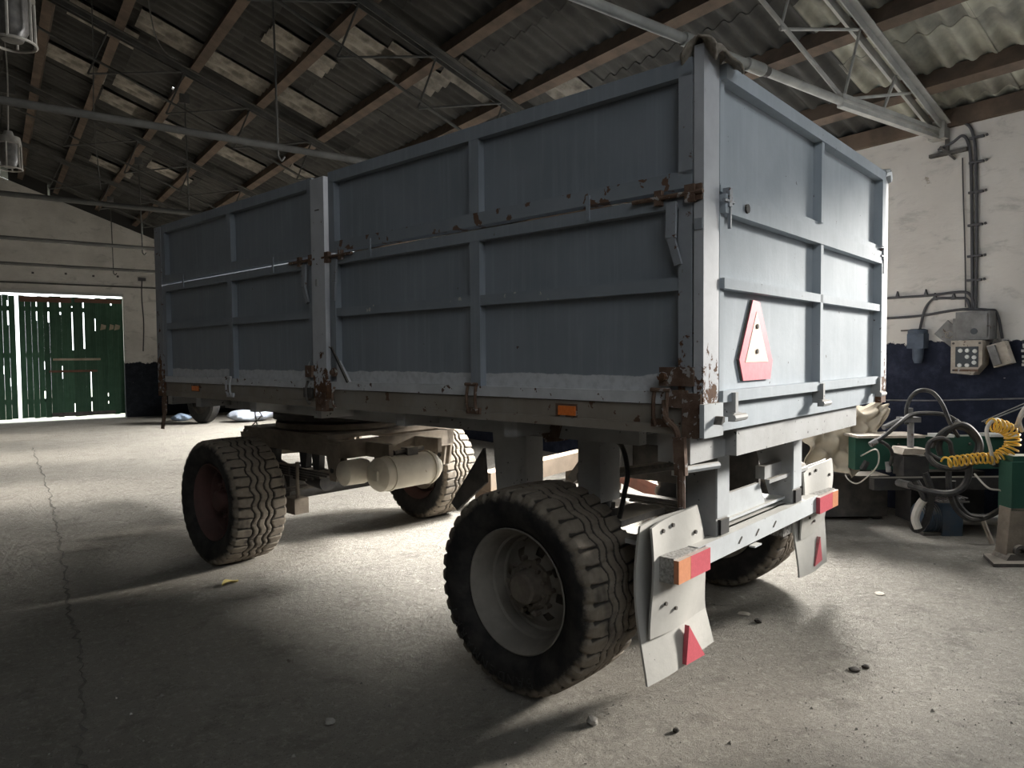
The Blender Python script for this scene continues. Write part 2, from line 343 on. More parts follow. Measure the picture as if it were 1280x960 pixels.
# right wall with window openings
w = MB(); ys = [Y0 - .3]
for yc, ww, z0, z1, pw in WINDOWS_RIGHT: ys += [yc - ww / 2, yc + ww / 2]
ys += [Y1 + .25]
for i in range(0, len(ys) - 1):
    if i % 2 == 0: w.box((WALL_X, ys[i], 0), (WALL_X + .35, ys[i + 1], EAVE_Z - .02))
    else:
        w.box((WALL_X, ys[i], 0), (WALL_X + .35, ys[i + 1], WINDOWS_RIGHT[i // 2][2])); w.box((WALL_X, ys[i], WINDOWS_RIGHT[i // 2][3]), (WALL_X + .35, ys[i + 1], EAVE_Z - .02))
struct(w.done('wall_right', 'wall', smooth=False), 'whitewashed side wall with a ragged dark dado behind the machine', 'wall')
for k, (yc, ww, WIN_Z0, WIN_Z1, pw) in enumerate(WINDOWS_RIGHT):
    f = MB(); a, b = yc - ww / 2, yc + ww / 2
    for y in (a, b - .06): f.box((WALL_X + .2, y, WIN_Z0), (WALL_X + .27, y + .06, WIN_Z1))
    for z in (WIN_Z0, WIN_Z1 - .06): f.box((WALL_X + .2, a, z), (WALL_X + .27, b, z + .06))
    f.box((WALL_X + .22, yc - .015, WIN_Z0), (WALL_X + .25, yc + .015, WIN_Z1))
    struct(f.done('window_%d' % (k + 1), 'frame'), 'tall steel framed window opening number %d along the right wall' % (k + 1), 'window')
lw = MB().box((WALL_LEFT - .35, Y0 - .3, 0), (WALL_LEFT, Y1 + .25, EAVE_Z - .02))
struct(lw.done('wall_left', 'darkened'), 'darkened left side wall of the shed', 'wall')  # unseen wall, colour darkened to cut bounced light
bw = MB().prism([(WALL_LEFT, Y0, 0), (WALL_X, Y0, 0), (WALL_X, Y0, EAVE_Z), (RIDGE_X, Y0, RIDGE_Z), (WALL_LEFT, Y0, EAVE_Z)], (0, -.3, 0))
struct(bw.done('wall_back', 'darkened'), 'darkened gable wall behind the viewer', 'wall')  # out of view; dark colour chosen to hold down the bounce
# far gable wall with the door opening
DX0, DX1, DZ = -1.80, 2.84, 3.20
gz = lambda x: chord_z(x) - .14
g_ = MB()
g_.prism([(WALL_LEFT, Y1, 0), (DX0, Y1, 0), (DX0, Y1, gz(DX0)), (WALL_LEFT, Y1, gz(WALL_LEFT))], (0, .3, 0))
g_.prism([(DX1, Y1, 0), (WALL_X, Y1, 0), (WALL_X, Y1, gz(WALL_X)), (DX1, Y1, gz(DX1))], (0, .3, 0))
g_.prism([(DX0, Y1, DZ), (DX1, Y1, DZ), (DX1, Y1, gz(DX1)), (RIDGE_X, Y1, gz(RIDGE_X)), (DX0, Y1, gz(DX0))], (0, .3, 0))
struct(g_.done('wall_far', 'wall_far', smooth=False), 'rough whitewashed gable wall around the green doors', 'wall')
t = MB()
for sgn in (1, -1):
    for a, b in ((.16, .95), (1.00, 3.02), (3.06, 6.85)):
        x0, x1 = RIDGE_X + sgn * a, RIDGE_X + sgn * b
        t.prism([(x0, Y1 + .02, gz(x0) - .02), (x1, Y1 + .02, gz(x1) - .02), (x1, Y1 + .02, chord_z(x1) + .22), (x0, Y1 + .02, chord_z(x0) + .22)], (0, .08, 0))
struct(t.done('trim_1', 'darkened', smooth=False), 'dark board closing the gap above the gable wall', 'trim')
for nm, x0, x1 in (('trim_2', WALL_X - .06, WALL_X + .3), ('trim_3', WALL_LEFT - .3, WALL_LEFT + .06)):
    struct(MB().box((x0, Y0, EAVE_Z - .02), (x1, Y1, EAVE_Z + .135)).done(nm, 'wood'), 'brown timber plate on top of the %s wall' % ('right' if x0 > 0 else 'left'), 'trim')
# roof
roof = empty('ceiling'); struct(roof, 'corrugated asbestos cement roof on brown timber purlins', 'ceiling')
def sheet_mesh(name, length, mat, waves=6.3, holes=(), NX=2):
    NW = int(waves * 8); width = waves * .177; V = []; Fc = []
    for s in (0, 1):
        for i in range(NX + 1):
            for j in range(NW + 1):
                y = width * j / NW
                V.append((length * i / NX, y, -.030 * math.cos(2 * PI * y / .177) + .007 * s))
    w_ = NW + 1; off = (NX + 1) * w_
    for i in range(NX):
        for j in range(NW):
            if (i, j) in holes: continue
            a = i * w_ + j; Fc.append((a, a + w_, a + w_ + 1, a + 1)); Fc.append((off + a, off + a + 1, off + a + w_ + 1, off + a + w_))
    for j in range(NW):
        Fc.append((j, j + 1, off + j + 1, off + j)); a = NX * w_ + j; Fc.append((a, off + a, off + a + 1, a + 1))
    me = bpy.data.meshes.new(name); me.from_pydata(V, [], Fc); me.update(); me.materials.append(MAT[mat])
    me.polygons.foreach_set('use_smooth', [True] * len(me.polygons)); me.set_sharp_from_angle(angle=.8); return me
ROWS, ROWL = 9, 7.65 / 8
SM = {k: sheet_mesh('roof_sheet_' + k, ROWL + .12, k) for k in ('asbestos', 'asbestos_lit', 'asbestos_worn')}
STRIP = sheet_mesh('roof_strip', .80, 'asbestos_worn', waves=3)
SMH = sheet_mesh('roof_sheet_holed', ROWL + .12, 'asbestos', holes={(6, 9), (7, 9), (7, 10), (15, 30), (15, 31), (16, 31), (16, 32), (17, 33), (17, 34), (20, 12), (10, 40)}, NX=26)
LONG = sheet_mesh('roof_sheet_long', 7.65, 'asbestos')
worn = [(1.97, 9.85), (2.77, 9.77), (1.92, 13.07), (1.15, 12.36), (3.66, 9.68), (3.62, 12.87), (2.15, 16.9), (2.39, 13.07), (3.65, 7.5), (4.06, 7.31), (1.3, 10.57), (4.63, 6.83), (5.25, 10.29), (3.0, 15.5)]
holed = [(3.42, 13.97), (2.64, 11.54), (4.46, 7.26)]
COLW = 1.06; ncol = int((Y1 + .4 + 3.0) / COLW) + 1
cell = lambda x, y: (int((x - RIDGE_X) / math.cos(ALPHA) / ROWL), int((y + 3.0) / COLW))
wset = {cell(*p) for p in worn}; hset = {cell(*p) for p in holed}
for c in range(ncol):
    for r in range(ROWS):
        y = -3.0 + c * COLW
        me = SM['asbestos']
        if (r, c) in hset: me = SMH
        if r >= 6 and y < 2.6: me = SM['asbestos_lit']
        o = bpy.data.objects.new('roof_sheet', me); COL.objects.link(o); o.parent = roof
        d = max(.02, (r - .45) * ROWL)
        o.location = (RIDGE_X + d * math.cos(ALPHA), y, RIDGE_Z + .205 - d * math.sin(ALPHA) - .004 * r + rng.uniform(-.004, .004) - (.004 if c % 2 else 0)); o.rotation_euler = (0, ALPHA + rng.uniform(-.006, .006), 0)
    o = bpy.data.objects.new('roof_sheet', LONG); COL.objects.link(o); o.parent = roof
    o.location = (RIDGE_X - .02, -3.0 + (c + 1) * COLW, RIDGE_Z + .20); o.rotation_euler = (0, ALPHA, PI)
MB().box((WALL_LEFT - .4, Y0 - .3, EAVE_Z + .16), (WALL_X + .4, -2.95, EAVE_Z + .2)).done('roof_deck', 'darkened', roof)
MB().prism([(RIDGE_X - .3, -3, RIDGE_Z + .13), (RIDGE_X, -3, RIDGE_Z + .262), (RIDGE_X + .3, -3, RIDGE_Z + .13), (RIDGE_X + .3, -3, RIDGE_Z + .15), (RIDGE_X, -3, RIDGE_Z + .285), (RIDGE_X - .3, -3, RIDGE_Z + .15)], (0, 24.0, 0)).done('ridge_cap', 'asbestos', roof, smooth=False)
for i, (x, y) in enumerate(worn + [(2.0, 12.2), (5.3, 8.9), (1.0, 9.2), (4.6, 12.2), (3.1, 8.4), (2.6, 6.3), (5.4, 6.0)]):
    d = (x - RIDGE_X) / math.cos(ALPHA) - .4
    o = bpy.data.objects.new('roof_strip', STRIP); COL.objects.link(o); o.parent = roof; o.rotation_euler = (0, ALPHA, 0)
    o.location = (RIDGE_X + d * math.cos(ALPHA), round((y - .27) / .177) * .177, RIDGE_Z + .205 - d * math.sin(ALPHA) - .052)
PURLINS = [.72, 1.44, 2.32, 3.17, 4.05, 4.92, 5.78, 6.65]
for px in PURLINS + [2 * RIDGE_X - p for p in PURLINS]:
    sgn = 1 if px > RIDGE_X else -1
    m = Matrix.Translation((px, 0, chord_z(px) + .085)) @ Matrix.Rotation(sgn * ALPHA, 4, 'Y')
    MB().box((-.055, -2.9, -.08), (.055, Y1 + .02, .08), m).done('purlin', 'wood', roof, bevel=.006)

# roof trusses -----------------------------------------------------------
def truss(y, label, mat):
    root = empty('roof_truss', (RIDGE_X, y, EAVE_Z)); tag(root, label, 'roof truss', 'steel trusses carrying the roof')
    P = lambda x, z, dy=0.0: (x, dy, z - EAVE_Z)
    half = WALL_X - RIDGE_X
    cz = lambda x: EAVE_Z + SLOPE * (half - abs(x))
    for sg in (1, -1):
        b = MB()
        for dy in (-.04, .04):       # pair of angle irons back to back
            b.beam(P(0, cz(0) - .03, dy), P(sg * (half - .02), cz(half) - .03, dy), .012, .075, (0, 0, 1))
            b.beam(P(0, cz(0), dy + (.03 if dy > 0 else -.03)), P(sg * (half - .02), cz(half), dy + (.03 if dy > 0 else -.03)), .06, .01, (0, 0, 1))
        b.done('top_chord', mat, root, smooth=False)
        tops = [x - RIDGE_X - .13 for x in PURLINS]; lows = [x - .24 for x in tops]
        zl = lambda x: 3.52 + (5.36 - RIDGE_X - x) * .36 + .02
        MB().tube([P(sg * .12, cz(.12) - .46), P(sg * lows[-2], zl(lows[-2])), P(sg * (5.36 - RIDGE_X), 3.53)], .017, 8).done('lower_chord', mat, root)
        for i, x in enumerate(tops):
            if i < len(tops) - 1 and lows[i] > .1:
                MB().tube([P(sg * x, cz(x) - .04), P(sg * (lows[i] + .02), zl(lows[i]) + .05), P(sg * lows[i], zl(lows[i]))], .011, 6).done('brace', mat, root)
            if i > 0 and lows[i - 1] > .1:
                MB().tube([P(sg * x, cz(x) - .04), P(sg * lows[i - 1], zl(lows[i - 1]))], .013, 6).done('brace', mat, root)
        c = MB()
        for dz in (.0, -.065):
            c.beam(P(sg * 5.06, 3.535 + dz), P(sg * (half - .02), 3.60 + dz - .02), .05, .035)
        c.done('foot_strut', mat, root, bevel=.004)
        MB().beam(P(sg * 5.95, cz(5.95) - .05), P(sg * 5.75, 3.58), .02, .02).done('brace', mat, root)
        MB().box(P(sg * half - .12 * sg - .0, 3.50, -.07), P(sg * half - .005 * sg, 3.66, .07)).done('wall_shoe', mat, root, bevel=.01)
        xh = 1.88
        h = MB().tube([P(sg * xh, cz(xh) - .38), P(sg * (xh + .015), 3.9), P(sg * (xh + .02), 3.42)], .010, 6)
        h.tube(spline([P(sg * (xh + .02), 3.42), P(sg * (xh + .05), 3.38), P(sg * (xh + .08), 3.42)], 4), .010, 6); h.done('hanger_rod', mat, root)
        MB().box(P(sg * xh - .06, cz(xh) - .46, -.02), P(sg * xh + .06, cz(xh) - .34, .02)).done('gusset_plate', mat, root)
        for xj in (3.30, 3.95):      # screwed couplings on the tie
            s_ = MB().tube([P(sg * (xj - .09), 3.50), P(sg * (xj + .09), 3.50)], .043, 12); s_.done('coupling', mat, root)
            MB().tube([P(sg * (xj + .095), 3.50), P(sg * (xj + .15), 3.50)], .036, 12).done('coupling_thread', 'darksteel', root)
    MB().tube([P(-5.06, 3.50), P(5.06, 3.50)], .032, 12).done('tie_rod', mat, root)
    MB().box(P(-.14, cz(0) - .30, -.015), P(.14, cz(0) - .02, .015)).done('ridge_plate', mat, root)
    return root
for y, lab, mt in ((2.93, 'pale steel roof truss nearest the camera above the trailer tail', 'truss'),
               (6.60, 'dark steel roof truss second from the camera above the trailer front', 'truss_dark'),
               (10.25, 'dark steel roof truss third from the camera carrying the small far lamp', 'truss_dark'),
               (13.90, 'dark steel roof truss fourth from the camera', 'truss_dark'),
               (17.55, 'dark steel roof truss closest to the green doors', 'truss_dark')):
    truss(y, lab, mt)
# hanging caged lamps ----------------------------------------------------
def caged_lamp(x, y, z, s, ztop, label):
    root = empty('caged_lamp', (x, y, z)); tag(root, label, 'lamp', 'unlit caged lamps hanging under the ridge')
    MB().lathe([(.30 * s, .0), (.30 * s, .05 * s), (.24 * s, .07 * s), (.22 * s, .14 * s), (.12 * s, .155 * s), (.12 * s, 0)], ax=(0, 0, 1), n=20).done('lamp_cap', 'lampcage', root)
    MB().lathe([(.12 * s, .105 * s), (-.12 * s, .11 * s), (-.20 * s, .07 * s), (-.22 * s, 0)], ax=(0, 0, 1), n=20).done('glass', 'lampglass', root)
    cg = MB()
    for k in range(6):
        a = PI / 3 * k + .3; cx, sx = math.cos(a), math.sin(a)
        cg.tube([(.15 * s * cx, .15 * s * sx, .13 * s), (.155 * s * cx, .155 * s * sx, -.22 * s)], .011 * s, 6)
    ring = [(.155 * s * math.cos(a), .155 * s * math.sin(a), -.22 * s) for a in [2 * PI * i / 20 for i in range(20)]]
    cg.tube(ring, .011 * s, 6, closed=True); cg.done('cage', 'lampcage', root)
    MB().tube(spline([(0, 0, .30 * s), (.012, 0, .30 * s + (ztop - z) * .4), (-.01, 0, .30 * s + (ztop - z) * .7), (0, 0, ztop - z)], 6), .008, 6).done('cord', 'lampcage', root)
caged_lamp(.235, 10.0, 3.92, .82, 5.62, 'small far caged lamp on a long cord under the ridge')
caged_lamp(.20, 6.55, 4.14, 1.0, 5.62, 'large near caged lamp cut by the top left picture corner')
# loose wires hanging from the roof
for pts, lab in (([(1.16, 6.55, 5.55), (1.18, 6.9, 5.0), (1.35, 7.6, 4.75), (1.6, 8.4, 4.85), (1.9, 9.2, 5.1)], 'slack thin wire drooping between the near trusses'),
                 ([(.95, 8.6, 5.7), (1.0, 9.0, 5.0), (1.03, 9.4, 4.3), (1.12, 9.8, 3.58)], 'thin wire hanging down to the tie of the third truss')):
    tag(MB().tube(spline(pts, 8), .006, 5).done('hanging_wire', 'truss_dark'), lab, 'wire')
# doors -------------------------------------------------------------------
PW = .126
def door_leaf(name, x0, x1, slits, label):
    root = empty(name, ((x0 + x1) / 2, Y1 + .12, 0)); struct(root, label, 'door'); cx = (x0 + x1) / 2
    n = round((x1 - x0) / PW); wd = (x1 - x0) / n
    for i in range(n):
        a, b = x0 + i * wd - cx, x0 + (i + 1) * wd - cx
        cuts = sorted([s for s in slits if s[0] == i], key=lambda s: s[1])
        zb, zt = .10 + rng.uniform(-.02, .015), 3.13 + rng.uniform(-.015, .01)
        m = MB(); z = zb; dy = rng.uniform(-.006, .006)
        for _, s0, s1, wcut in cuts:
            m.box((a + .001, dy, z), (b - .001, dy + .028, s0)); m.box((a + .001, dy, s0), (b - wcut, dy + .028, s1)); z = s1
        m.box((a + .001, dy, z), (b - .001, dy + .028, zt))
        m.done('plank', 'plank', root, smooth=False)
    for z in (.45, 1.6, 2.75):
        MB().box((x0 - cx + .04, .035, z), (x1 - cx - .04, .075, z + .12)).done('ledge', 'plank', root)
    return root, cx
d1, cx = door_leaf('door_1', .575, 2.83, [(2, 2.52, 3.0, .022), (4, 2.48, 3.02, .03), (6, 2.68, 3.01, .03), (8, 1.78, 2.9, .026), (10, 1.82, 3.05, .03), (11, .13, 1.22, .024), (3, .49, .76, .03), (8, .11, .42, .022), (6, 1.06, 1.38, .014), (14, .38, .66, .02), (12, 2.28, 2.6, .02), (15, 2.95, 3.03, .03), (3, 1.3, 1.5, .014)],
                  'green plank door leaf on the right side with light slits and battens')
for z, a, b, mt in ((1.52, 1.25, 2.29, 'barewood'), (1.22, 1.16, 2.21, 'brownboard')):
    MB().box((a - cx, -.04, z), (b - cx, -.008, z + .055)).done('batten', mt, d1, bevel=.003)
MB().box((.60 - cx, -.03, 2.98), (1.68 - cx, -.008, 3.11)).done('top_board', 'brownboard', d1)
MB().box((1.75 - cx, -.03, 3.00), (2.8 - cx, -.008, 3.10)).done('top_board', 'brownboard', d1)
for a, b in ((2.30, 2.42), (2.50, 2.60), (2.62, 2.74)):
    MB().prism([(a - cx, -.01, 2.30), (b - cx, -.01, 2.33), (b - cx + .02, -.01, 2.43), (a - cx + .03, -.01, 2.46)], (0, -.02, 0)).done('repair_patch', 'barewood', d1)
MB().box((1.2 - cx, -.02, .10), (2.6 - cx, -.005, .20)).done('kick_board', 'darksteel', d1)
d2, cx2 = door_leaf('door_2', -1.78, .50, [(16, 2.40, 3.0, .028), (16, .9, 1.1, .012), (15, 1.2, 1.4, .012)], 'green plank door leaf cut by the left picture edge')
struct(MB().box((DX0, Y1 - .03, DZ - .02), (DX1, Y1 + .02, DZ + .05)).done('trim_4', 'frame'), 'pale iron lintel strip over the green doors', 'trim')
for z, lab, x1 in ((3.43, 'thin iron bar running along the gable above the doors', 4.2),):
    tag(MB().tube([(-2.5, Y1 - .05, z - .03), (1.0, Y1 - .05, z), (x1, Y1 - .05, z + .01)], .018, 6).done('iron_bar', 'truss_dark'), lab, 'bar')
b = MB().tube(spline([(3.29, Y1 - .03, 3.66), (3.27, Y1 - .03, 3.2), (3.3, Y1 - .03, 2.5), (3.27, Y1 - .03, 1.75)], 6), .014, 6)
b.box((3.20, Y1 - .06, 3.62), (3.38, Y1 - .0, 3.70)); tag(b.done('wall_wire', 'cable'), 'dark wire running down the gable wall beside the green door', 'wire')
for i, x in enumerate((.86, 1.55, 2.15, 2.7, 3.2)):
    tag(MB().box((x, Y1 - .02, 3.66 + .02 * (i % 2)), (x + .05, Y1 + .02, 3.71 + .02 * (i % 2))).done('wall_plug', 'darksteel'), ('first', 'second', 'third', 'fourth', 'fifth')[i] + ' dark stub counted rightwards in the row above the green doors', 'stub', 'row of dark stubs in the gable wall')
# ================================================================== THE TRAILER
# local frame: x = across from the left side, y = forward from the tail, z = up
TL, TW = 4.83, 2.40
ZT, ZSP, ZB, ZLIP = 2.609, 2.140, 1.356, 1.251
tr = empty('farm_trailer', (2.06, 1.63, 0), math.radians(11.472))
tag(tr, 'grey blue two axle farm trailer with high boarded sides and knobbly tyres', 'trailer')
def P_(name, mb, mat, parent=tr, bevel=.004, smooth=True): return mb.done(name, mat, parent, bevel=bevel, smooth=smooth)
def bx(lo, hi): return MB().box(lo, hi)

# --- floor and sub-frame
P_('floor_deck', bx((.05, .04, 1.30), (TW - .05, TL - .04, 1.34)), 'chassis')
for x0, x1, lx in ((.012, .062, (.0, .062)), (TW - .062, TW - .012, (TW - .062, TW))):
    s = P_('side_sill', bx((x0, .0, ZLIP), (x1, TL, ZB - .004)), 'sill')
    P_('sill_lip', bx((lx[0], .0, ZLIP - .006), (lx[1], TL, ZLIP + .030)), 'sill', s)
P_('front_sill', bx((.06, TL - .06, ZLIP), (TW - .06, TL - .01, ZB)), 'sill')
for x in (.67, 1.61): P_('chassis_beam', bx((x, .20, 1.10), (x + .12, TL - .1, 1.25)), 'chassis')
for x0, x1 in ((.35, .62), (1.78, 2.05)):          # longitudinal outrigger seen under the lip
    pass
for y in (.95, 1.75, 2.55, 3.35, 4.2, 4.72): P_('cross_member', bx((.06, y, 1.17), (TW - .06, y + .08, 1.30)), 'chassis')
P_('side_rail', bx((.30, .45, 1.145), (.36, 4.3, 1.255)), 'chassis'); P_('side_rail', bx((2.04, .45, 1.145), (2.10, 4.3, 1.255)), 'chassis')
P_('tail_cross_member', bx((.40, .05, 1.125), (2.0, .13, 1.250)), 'chassis')
P_('tail_box', bx((.10, .10, 1.12), (.42, .24, 1.25)), 'chassis')

# --- boarded sides.  outward: -1 left side, +1 right side
def side_tier(y0, y1, z0, z1, lower, outward, name):
    X = (lambda d: d) if outward < 0 else (lambda d: TW - d)       # d = depth in from the outer face
    def b(d0, d1, ya, yb, za, zb): return MB().box((min(X(d0), X(d1)), ya, za), (max(X(d0), X(d1)), yb, zb))
    sh = P_(name, b(.040, .056, y0 + .01, y1 - .01, z0 + .005, z1 - .01), 'side_sheet', bevel=0)
    tw = .062
    P_('top_rail', b(.0, .056, y0, y1, z1 - (.062 if not lower else .050), z1), 'paint', sh)
    P_('bottom_rail', b(.0, .056, y0, y1, z0, z0 + (.060 if not lower else .046)), ('paint_rusty' if y0 < 1 else 'paint') if not lower else 'side_bottom', sh)
    if lower: P_('mid_rail', b(.004, .056, y0 + .055, y1 - .055, 1.778, 1.826), 'paint_scuffed', sh)
    zt, zb_ = z1 - .05, z0 + .046
    P_('end_stile', b(.0, .056, y0, y0 + .055, zb_, zt), 'edge_post' if y0 < .5 else 'paint', sh)
    P_('end_stile', b(.0, .056, y1 - .055, y1, zb_, zt), 'paint', sh)
    ym = y0 + (y1 - y0) * .484
    P_('stile', b(.002, .056, ym - .032, ym + .032, zb_, zt), 'paint', sh)
    return sh, X
for outward in (-1, 1):
    for y0, y1 in ((.042, 2.345), (2.515, 4.70)):
        up, X = side_tier(y0, y1, ZSP + .008, ZT, False, outward, 'upper_side_board')
        lo, X = side_tier(y0, y1, ZB, ZSP - .012, True, outward, 'drop_side')
        if outward < 0:
            for yy, zz in ((y0 + .45, ZSP - .004), (y1 - .4, ZSP - .004)):
                P_('joint_strap', MB().box((-.006, yy, zz - .05), (.0, yy + .018, zz + .05)), 'paint', lo, bevel=0)
            for yy in ((1.165, .16) if y0 < 1 else (3.58,)):
                h = MB()
                for k in (-.028, .028):
                    h.tube(spline([(-.012, yy + k, 1.415), (-.022, yy + k, 1.37), (-.022, yy + k, 1.31), (-.006, yy + k, 1.275)], 4), .0075, 6)
                h.box((-.012, yy - .045, 1.27), (.002, yy + .045, 1.30)); h.tube([(-.02, yy - .04, 1.41), (-.02, yy + .04, 1.41)], .008, 6)
                P_('hinge', h, 'rust' if y0 < 1 else 'side_bottom', lo, bevel=0)
            yj = y0 if y0 > 1 else y1          # gusset beside the middle post
            s2 = 1 if y0 > 1 else -1
            g2 = MB().prism([(.0, yj, 1.40), (.0, yj + s2 * .16, 1.40), (.0, yj + s2 * .015, 1.57), (.0, yj, 1.57)], (.03, 0, 0))
            P_('corner_gusset', g2, 'side_bottom', lo, bevel=0)
            if y0 < 1: P_('gusset_shadow_bar', MB().beam((-.002, yj + s2 * .165, 1.40), (-.002, yj + s2 * .01, 1.60), .012, .012), 'black', lo, bevel=0)  # black bar put in for the shadow along the gusset edge
            bo = MB().tube([(-.016, yj + s2 * .04, 1.455), (.0, yj + s2 * .04, 1.455)], .026, 10).tube([(-.03, yj + s2 * .04, 1.455), (-.01, yj + s2 * .04, 1.455)], .014, 8)
            P_('hinge_bolt', bo, 'rust', lo, bevel=0)
            for ye in (y0, y1):                 # split-line clasps
                if ye in (.042, 2.345, 2.515):
                    sg = 1 if ye in (.042, 2.515) else -1
                    c_ = MB().tube([(-.014, ye - sg * .05, ZSP - .018), (-.014, ye + sg * .24, ZSP - .018)], .009, 8)
                    c_.box((-.022, ye + sg * .0 - .02, ZSP - .05), (.0, ye + .02, ZSP + .012)); c_.box((-.02, ye + sg * .13 - .015, ZSP - .045), (.0, ye + sg * .13 + .015, ZSP + .01))
                    P_('clasp', c_, 'rust', up, bevel=.002)
                    l_ = MB().beam((-.012, ye + sg * .075, ZSP - .04), (-.018, ye + sg * .075, ZSP - .17), .014, .04, (0, 1, 0)).beam((-.018, ye + sg * .075, ZSP - .17), (-.008, ye + sg * .05, ZSP - .27), .012, .03, (0, 1, 0))
                    P_('latch_lever', l_, 'edge_post', lo, bevel=.002)
# --- posts
def post(lo, hi, mat, extra=()):
    m = MB().box(lo, hi)
    for a, b in extra: m.box(a, b)
    return P_('corner_post', m, mat, bevel=.004)
cp = post((.0, -.004, 1.30), (.122, .034, ZT + .035), 'post', [((.002, -.004, 1.24), (.10, .030, 1.32))])
P_('corner_plate', bx((-.028, -.022, 1.240), (.124, -.004, 1.362)), 'tailwhite', cp)
P_('plate_stud', MB().prism([(.045, -.022, 1.285), (.075, -.022, 1.295), (.075, -.022, 1.315), (.06, -.022, 1.315)], (0, -.03, 0)), 'darksteel', cp, bevel=0)
P_('rust_block', bx((-.012, .0, 1.235), (.03, .075, 1.40)), 'rust', cp)
P_('post_clasp', bx((-.012, .03, 1.425), (.004, .17, 1.495)), 'rust', cp); P_('post_bolt', MB().tube([(-.035, .150, 1.46), (.0, .150, 1.46)], .017, 8), 'edge_post', cp, bevel=0)
P_('post_clasp', bx((-.010, .055, 1.345), (.004, .135, 1.41)), 'rust', cp)
P_('hinge_tab', bx((-.006, .0, 1.99), (.004, .03, 2.03)), 'edge_post', cp)
P_('split_bracket', bx((-.012, .0, ZSP - .045), (.01, .055, ZSP + .012)), 'rust', cp)
cr = post((TW - .122, -.004, 1.30), (TW, .034, ZT + .01), 'post', [((TW - .10, -.004, 1.24), (TW - .002, .030, 1.32))])
P_('post_cap', MB().tube([(TW - .13, -.005, ZT - .005), (TW - .06, -.012, ZT + .012), (TW + .004, .0, ZT - .02)], .026, 8), 'tailwhite', cr, bevel=0)
for x0 in (-.004, TW - .05): post((x0, 4.71, 1.24), (x0 + .054, TL, ZT - .005), 'edge_post')
for x0 in (-.020, TW - .036):
    mp_ = P_('middle_post', bx((x0, 2.362, 1.30), (x0 + .056, 2.500, ZT - .02)), 'post')
    P_('post_foot', bx((x0 + .0, 2.375, 1.225), (x0 + .05, 2.485, 1.335)), 'rust', mp_)
    if x0 < 1:
        P_('foot_bolt', MB().tube([(x0 - .012, 2.43, 1.285), (x0, 2.43, 1.285)], .016, 8), 'rust', mp_, bevel=0)
        P_('post_clasp', bx((x0 - .014, 2.50, 1.425), (x0 + .006, 2.57, 1.495)), 'rust', mp_)
        P_('post_stud', bx((x0 - .012, 2.425, 1.96), (x0, 2.445, 2.0)), 'chassis', mp_); 
        P_('post_tick', bx((x0 - .004, 2.41, 2.40), (x0, 2.45, 2.405)), 'darksteel', mp_, bevel=0)
        P_('sill_hook', MB().tube(spline([(-.01, 2.30, 1.37), (-.025, 2.30, 1.33), (-.02, 2.30, 1.27), (.0, 2.30, 1.25)], 4), .008, 6), 'rust', mp_, bevel=0)
        P_('sill_hook', MB().tube(spline([(-.01, 2.58, 1.40), (-.025, 2.58, 1.35), (-.02, 2.58, 1.29), (.0, 2.58, 1.26)], 4), .008, 6).box((-.012, 2.54, 1.30), (.0, 2.63, 1.36)), 'darksteel', mp_, bevel=0)
# --- front board
fb = P_('front_board', bx((.05, TL - .045, ZB), (TW - .05, TL - .03, ZT)), 'side_sheet', bevel=0)
for z in (ZB, 1.78, ZSP - .03, ZT - .06): P_('front_rail', bx((.05, TL - .045, z), (TW - .05, TL, z + .05)), 'paint', fb)
# --- tail gate, two tiers
def tail(z0, z1, name, rails, stile_z):
    sh = P_(name, bx((.136, .022, z0), (2.272, .036, z1)), 'gate', bevel=0)
    for za, zb_, d in rails: P_('rail', bx((.140, .022 - d, za), (2.268, .034, zb_)), 'gate', sh)
    for x0, x1, d in ((.136, .172, .022), (1.180, 1.215, .040), (2.205, 2.272, .046)):
        P_('stile', bx((x0, .022 - d, stile_z[0]), (x1, .034, stile_z[1])), 'gate', sh, bevel=.003)
    return sh
tg = tail(ZSP + .006, ZT, 'upper_tail_gate', ((ZT - .056, ZT, .046), (ZSP + .006, ZSP + .036, .024)), (ZSP + .03, ZT - .05))
tl_ = tail(1.245, ZSP, 'tail_gate', ((ZSP - .074, ZSP - .004, .044), (1.787, 1.826, .040), (1.360, 1.404, .036)), (1.40, ZSP - .07))
dents = MB()
for x in (.32,): dents.tube([(x, -.030, 2.105), (x, -.020, 2.105)], .018, 10)
P_('rail_hole', dents, 'darksteel', tl_, bevel=0)
for x in (.172, 2.235):
    h = MB().box((x - .016, -.030, ZSP - .05), (x + .006, .0, ZSP + .02)).tube([(x - .05, -.022, ZSP - .03), (x + .03, -.022, ZSP - .03)], .008, 6).box((x - .004, -.028, ZSP - .13), (x + .004, -.016, ZSP - .05))
    P_('gate_latch', h, 'edge_post', tl_, bevel=.002)
for x in (.225, 1.205, 2.19):
    h = MB().box((x - .012, -.030, 1.30), (x + .012, .022, 1.395)).box((x - .035, -.035, 1.285), (x + .03, -.01, 1.318)).tube([(x - .05, -.035, 1.300), (x + .06, -.035, 1.300)], .014, 8)
    P_('gate_hinge', h, 'chassis', tl_, bevel=.002)
